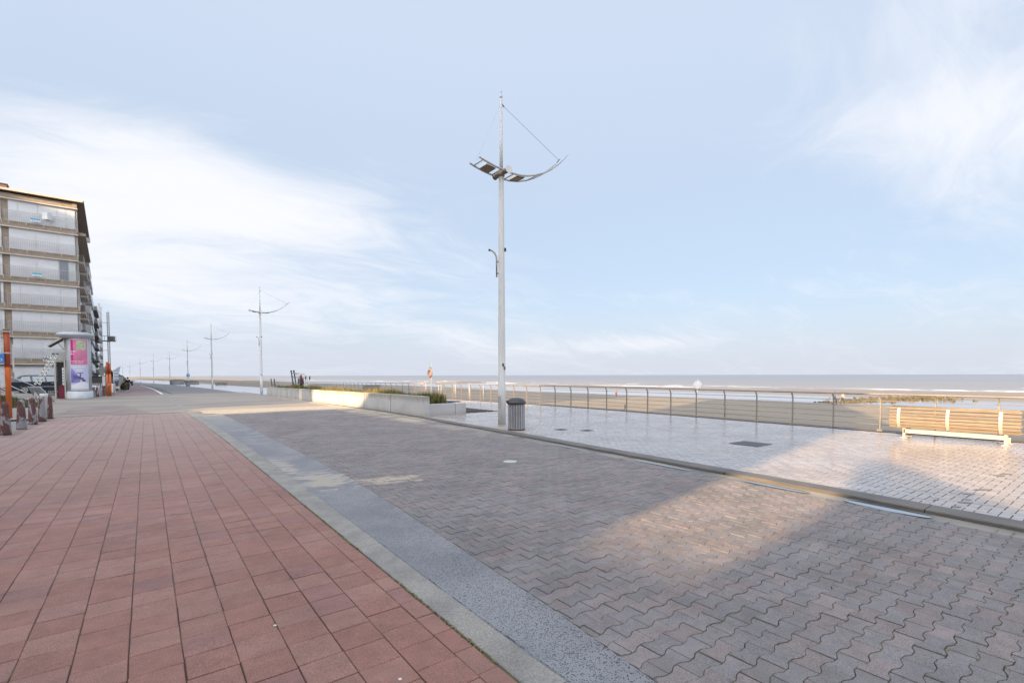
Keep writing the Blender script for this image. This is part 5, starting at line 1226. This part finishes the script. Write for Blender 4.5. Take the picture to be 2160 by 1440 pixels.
# ------------------------------------------------------------------ cars
def car(name, loc, rz, lab, paint, L=4.7, H=1.5, estate=True):
    t = thing(name, loc, lab, 'car', None, rz); W = 1.78; s = L/4.7
    # side outline x from rear (0) to front (L)
    body = [(0.02, .42), (0.0, .62), (0.06, .90), (.12, .98), (1.0, 1.0), (2.2, .98), (3.3, .95), (4.0, .86), (4.5, .72), (4.66, .58), (4.70, .40), (4.62, .24), (.1, .24)]
    def mk(poly, w_, inset=0.0):
        mb = MB(); n = len(poly); vs = []
        for yy, k in ((-w_/2, 0), (-w_/2+.09, 1), (w_/2-.09, 1), (w_/2, 0)):
            for (x, z) in poly: vs.append((x*s, yy, z+(.0 if k else -.02*(z > .6))))
        fs = [(r*n+i, r*n+(i+1) % n, (r+1)*n+(i+1) % n, (r+1)*n+i) for r in range(3) for i in range(n)]+[tuple(reversed(range(n))), tuple(range(3*n, 4*n))]
        mb.add(vs, fs); return mb
    bd_ = mk(body, W).build('body', paint, t)
    roofl = [(.22, .97), (.62, H-.10), (.95, H-.02), (2.0, H), (2.75, H-.05), (3.55, .96)] if estate else [(.5, .97), (1.05, H-.06), (1.8, H), (2.5, H-.03), (3.35, .97)]
    mb = MB(); n = len(roofl); vs = []
    for yy, k in ((-W/2+.03, 0), (-W/2+.20, 1), (W/2-.20, 1), (W/2-.03, 0)):
        for (x, z) in roofl:
            tz = (z-.97)/(H-.97); vs.append((x*s, yy if not k else yy, z if k else .97+(z-.97)*.86))
    # slope the sides inwards
    vs = [(x, (abs(y_)-(z-.97)*.28)*(1 if y_ > 0 else -1), z) for x, y_, z in vs]
    fs = [(r*n+i, r*n+(i+1) % n, (r+1)*n+(i+1) % n, (r+1)*n+i) for r in range(3) for i in range(n)]+[tuple(reversed(range(n))), tuple(range(3*n, 4*n))]
    mb.add(vs, fs); mb.build('cabin', paint, t)
    for sd_ in (-1, 1):
        def gl(poly, nm='side_window', m=M_glass):
            mb = MB(); vs = []
            for (x, z) in poly: vs.append((x*s, sd_*(W/2-.03-(z-.97)*.28+.006), z))
            k = len(poly); vs += [(a, b__-sd_*.01, c_) for a, b__, c_ in vs]
            mb.add(vs, [tuple(range(k)), tuple(reversed(range(k, 2*k)))]+[(i, (i+1) % k, k+(i+1) % k, k+i) for i in range(k)]); return mb.build(nm, m, t)
        zt = .97+(H-.97)*.80
        gw = mat('car_glass', (.30, .36, .42), .1, spec=.9)
        gl([(.62, 1.01), (.78, zt-.04), (1.22, zt), (1.30, 1.01)], m=gw); gl([(1.42, 1.01), (1.36, zt), (2.08, zt), (2.14, 1.01)], m=gw); gl([(2.24, 1.01), (2.18, zt), (2.68, zt-.01), (3.22, 1.01)], m=gw)
        for xh in (1.55, 2.6): mb = MB(); mb.box((xh*s, sd_*(W/2+.01), .86), (.2, .03, .03)); mb.build('door_handle', M_chrome, t)
        mb = MB(); mb.box((2.2*s, sd_*(W/2+.006), .58), (3.0*s, .02, .04)); mb.build('trim_strip', M_chrome, t)
        for xw in (.92, 3.72):
            R90 = Matrix.Rotation(radians(90), 3, 'X')
            mb = MB(); mb.lathe([(.20, -.11), (.31, -.11), (.325, -.08), (.325, .08), (.31, .11), (.20, .11)], (xw*s, sd_*(W/2-.09), .32), 22, M=R90); wh = mb.build('wheel', M_tyre, t)
            mb = MB(); mb.lathe([(.215, -.02), (.215, .02)], (xw*s, sd_*(W/2+.015), .32), 20, M=R90); mb.build('rim', M_chrome, wh)
            for q in range(5): a = 2*pi*q/5; m2 = MB(); m2.lathe([(.045, -.01), (.045, .01)], (xw*s+.12*cos(a), sd_*(W/2+.035), .32+.12*sin(a)), 8, M=R90); m2.build('rim_hole', M_black, wh)
            mb = MB(); mb.lathe([(.36, -.01), (.38, .0)], (xw*s, sd_*(W/2+.002), .33), 20, M=R90); mb.build('wheel_arch', M_black, t)
        mb = MB(); mb.box((.06*s, sd_*(W/2-.16), .80), (.12, .30, .18)); mb.build('tail_light', M_redl, t)
        mb = MB(); mb.box((4.52*s, sd_*(W/2-.28), .66), (.2, .36, .12)); mb.build('headlight', M_chrome, t)
        mb = MB(); mb.box((3.05*s, sd_*(W/2+.09), 1.02), (.14, .2, .12)); mb.build('mirror', paint, t)
    for (x0, z0, x1, z1, nm) in ((3.50, 1.0, 2.80, H-.09, 'windscreen'), (.26, 1.02, .58, H-.14, 'rear_window')):
        mb = MB(); e = .02 if x0 > 2 else -.02; vs = [((x0+e)*s, -W/2+.14, z0), ((x0+e)*s, W/2-.14, z0), ((x1+e)*s, W/2-.28, z1), ((x1+e)*s, -W/2+.28, z1)]; vs += [(a-e*.5, b__, c_-.01) for a, b__, c_ in vs]
        mb.add(vs, [(0, 1, 2, 3), (7, 6, 5, 4), (0, 4, 5, 1), (1, 5, 6, 2), (2, 6, 7, 3), (3, 7, 4, 0)]); mb.build(nm, M_glass, t)
    mb = MB(); mb.box((.0, 0, .52), (.03, .5, .11)); mb.build('number_plate', M_white, t)
    return t
car('parked_car', (-9.05, 57.0, drop(57)+.36), .04, 'navy estate car parked behind the slanting stair railing', M_carp, 4.8, 1.56)
car('parked_car', (-8.1, 63.0, drop(63)+.05), 0.0, 'white car whose front shows just right of the kiosk plinth', M_carw, 4.7, 1.5, False)
# wall, pillar, bush, bins at the end of the square
wl = thing('garden_wall', (-8.2, 84, drop(84)), 'long dark grey wall with a pale pillar beyond the distant bollards', 'wall')
quadbox(-3, 5.1, 0, .25, -.1, 1.85, M_dgrey, 'wall_panel', wl); quadbox(-3, 5.1, -.05, .30, 1.85, 1.95, M_dark, 'coping', wl); quadbox(5.1, 5.62, -.1, .35, -.1, 1.95, M_grey, 'pillar', wl)
quadbox(5.14, 5.6, .35, 14, -.1, 1.7, M_dgrey, 'wall_return', wl)
M_bush = grass_mat('bush_leaves', (.06, .07, .02), (.13, .12, .035), (.20, .15, .06))
bs = thing('bush', (-3.75, 88, drop(88)), 'rounded olive bush rising over the end of the grey wall', 'bush')
def leafcloud(n, rx, ry, rz, c, sz, m, name, parent):
    mb = MB()
    for q in range(n):
        a, b__ = random.random()*6.28, math.acos(random.uniform(-.3, 1)); r = random.uniform(.6, 1.0)*(1+.25*noise.noise((cos(a)*2, sin(a)*2, b__*2)))
        p = V((c[0]+rx*r*sin(b__)*cos(a), c[1]+ry*r*sin(b__)*sin(a), c[2]+rz*r*cos(b__))); d1 = V([random.gauss(0, 1) for _ in range(3)]).normalized()*sz; d2 = V([random.gauss(0, 1) for _ in range(3)]).normalized()*sz*.6
        mb.add([p-d1, p+d2, p+d1, p-d2], [(0, 1, 2, 3)])
    o = mb.build(name, m, parent); tag(o, kind='stuff'); return o
leafcloud(2600, 1.15, 1.1, 1.75, (0, 0, 1.0), .13, M_bush, 'foliage', bs)
for k in range(5): mb = MB(); mb.tube([(0, 0, 0), (.3*cos(k*1.3), .3*sin(k*1.3), 1.0), (.7*cos(k*1.3), .7*sin(k*1.3), 2.0)], (.05, .035, .01), 5); mb.build('stem', M_brownm, bs)
hd2 = thing('hedge', (-2.5, 82.3, drop(82)), 'low brownish hedge plant at the foot of the pale pillar', 'hedge'); leafcloud(700, .3, .4, .75, (0, 0, .35), .10, M_bush, 'foliage', hd2); mb = MB(); mb.tube([(0, 0, 0), (0, 0, 1.2)], .04, 5); mb.build('stem', M_brownm, hd2)
wb = thing('white_container', (-3.0, 66.5, drop(66)), 'small white container with a dark lid right of the distant orange posts', 'container')
mb = MB(); mb.bbox((0, 0, .6), (.62, .6, .95), .03); mb.build('body', M_white, wb); mb = MB(); mb.box((.2, 0, 1.25), (.8, .6, .3)); mb.build('lid', mat('dark_blue_lid', (.05, .07, .12), .5), wb); mb = MB(); mb.box((.5, 0, .65), (.35, .5, .25)); mb.build('side_box', M_grey, wb)
fn = thing('low_fence', (-4.2, 70, drop(70)), 'low row of white tipped pickets behind the dark bollards', 'fence')
for k in range(12): mb = MB(); mb.box((-.75+.16*k, 0, .85), (.05, .05, .5)); mb.build('picket', M_white, fn)
mb = MB(); mb.box((.15, .05, .6), (2.0, .05, .2)); mb.build('board', M_dark, fn)
dbx = MB(); dbx.box((0, 0, .02), (1.8, 3.4, .08)); tag(dbx.build('green_mat', mat('grey_green_paving', (.19, .21, .19), .8), loc=(-2.6, 73, drop(73)+.02)), 'grey green paved apron in front of the pale pillar', kind='structure')

# ------------------------------------------------------------------ people
def skin_mesh(name, verts, edges, radii, m, parent, root=0, sub=2):
    me = bpy.data.meshes.new(name+'_skel'); me.from_pydata(verts, edges, []); o = bpy.data.objects.new(name+'_skel', me); COL.objects.link(o)
    md = o.modifiers.new('skin', 'SKIN'); md.use_smooth_shade = True
    for i, r in enumerate(radii):
        sv = me.skin_vertices[0].data[i]; sv.radius = r if hasattr(r, '__len__') else (r, r); sv.use_root = (i == root)
    o.modifiers.new('sub', 'SUBSURF').levels = sub
    dg = bpy.context.evaluated_depsgraph_get(); dg.update(); m2 = bpy.data.meshes.new_from_object(o.evaluated_get(dg)); bpy.data.objects.remove(o)
    m2.materials.clear(); m2.materials.append(m); return link(name, m2, parent)
M_skin = mat('skin', (.50, .33, .26), .6)
def person(loc, rz, lab, top, trousers, shoes, hair, stride=.0, longhair=False, hood=False, arms=.12, bag=None):
    t = thing('person', loc, lab, 'person', None, rz); s = stride     # faces -Y locally
    P_ = [(0, 0, .95), (0, .0, 1.15), (0, .01, 1.32), (0, .0, 1.44), (0, -.01, 1.52), (0, -.02, 1.63), (0, -.02, 1.70),
          (-.10, 0, .90), (-.11, -s*.55-.02, .50), (-.11, -s+.03, .09), (-.11, -s-.10, .04),
          (.10, 0, .90), (.11, s*.5-.06, .50), (.11, s+.06, .12), (.11, s-.04, .05),
          (-.17, 0, 1.42), (-.24, .05, 1.16), (-.26, s*.5-.02, .92), (-.255, s*.5-.05, .84),
          (.17, 0, 1.42), (.24, .05, 1.16), (.26, -s*.5-.02, .92), (.255, -s*.5-.05, .84)]
    E_ = [(0, 1), (1, 2), (2, 3), (3, 4), (4, 5), (5, 6), (0, 7), (7, 8), (8, 9), (9, 10), (0, 11), (11, 12), (12, 13), (13, 14), (3, 15), (15, 16), (16, 17), (17, 18), (3, 19), (19, 20), (20, 21), (21, 22)]
    Rr = [(.15, .11), (.135, .10), (.16, .11), (.10, .08), .05, (.075, .095), (.06, .07), .085, .06, .04, .035, .085, .06, .04, .035, .06, .045, .035, .03, .06, .045, .035, .03]
    b_ = skin_mesh('body', P_, E_, Rr, M_skin, t)
    # clothes: shells slightly larger than the body
    i1 = [1, 2, 3, 15, 16, 17, 19, 20, 21, 0]; mp = {v_: k for k, v_ in enumerate(i1)}
    skin_mesh('coat', [P_[k] for k in i1], [(mp[a], mp[c_]) for a, c_ in E_ if a in mp and c_ in mp], [(Rr[k][0]+.035, Rr[k][1]+.035) if hasattr(Rr[k], '__len__') else Rr[k]+.022 for k in i1], top, t, root=mp[0])
    i2 = [0, 7, 8, 9, 11, 12, 13]; mp = {v_: k for k, v_ in enumerate(i2)}
    skin_mesh('trousers', [P_[k] for k in i2], [(mp[a], mp[c_]) for a, c_ in E_ if a in mp and c_ in mp], [(.16, .12) if k == 0 else (Rr[k]+.02) for k in i2], trousers, t)
    for k, sx_ in ((9, -.11), (13, .11)):
        mb = MB(); mb.bbox((sx_, P_[k][1]-.06, .045+(.03 if (k == 13 and s) else 0)), (.10, .27, .09), .03); mb.build('shoe', shoes, t)
    mb = MB(); mb.lathe([(.0, 1.80), (.06, 1.785), (.098, 1.73), (.105, 1.67), (.095, 1.60), (.06, 1.55)] if not longhair else [(.0, 1.80), (.06, 1.785), (.10, 1.73), (.115, 1.65), (.13, 1.52), (.15, 1.38), (.10, 1.30)], (0, .015, 0), 14); mb.build('hood' if hood else 'hair', hair, t)
    if not hood:
        for sx_ in (-.035, .035): mb = MB(); mb.lathe([(0, -.01), (.012, 0), (0, .01)], (sx_, -.115, 1.66), 6); mb.build('eye', M_black, t)
    if bag:
        mb = MB(); mb.bbox(bag[0], bag[1], .04); mb.build('bag', bag[2], t)
    return t
M_cblack = mat('black_jacket', (.025, .024, .024), .8); M_ctr = mat('dark_trousers', (.05, .05, .055), .8); M_maroon = mat('maroon_jacket', (.20, .05, .045), .8); M_hair = mat('brown_hair', (.16, .08, .04), .6)
person((-1.95, 79.2, drop(79)+.005), .25, 'person in a black hooded jacket and dark trousers walking towards the camera', M_cblack, M_ctr, M_white, M_cblack, .26, False, True, bag=((.42, .0, .98), (.22, .2, .55), M_ctr))
person((12.0, 50.0, drop(50)+.06), 2.4, 'person with long brown hair in a maroon jacket standing behind the planter', M_maroon, M_ctr, M_ctr, M_hair, .0, True, bag=((0.02, .24, 1.18), (.34, .18, .50), mat('navy_backpack', (.05, .06, .10), .7)))
for (x, y, lab) in ((79, 27.5, 'left of the pair of tiny walkers at the water edge'), (80.4, 27.0, 'right of the pair of tiny walkers at the water edge')):
    o = person((x, y, beach_pt(x, y)+.0), 1.2, lab, mat('pale_coat', (.30, .27, .26), .8), M_ctr, M_ctr, M_hair, .2)
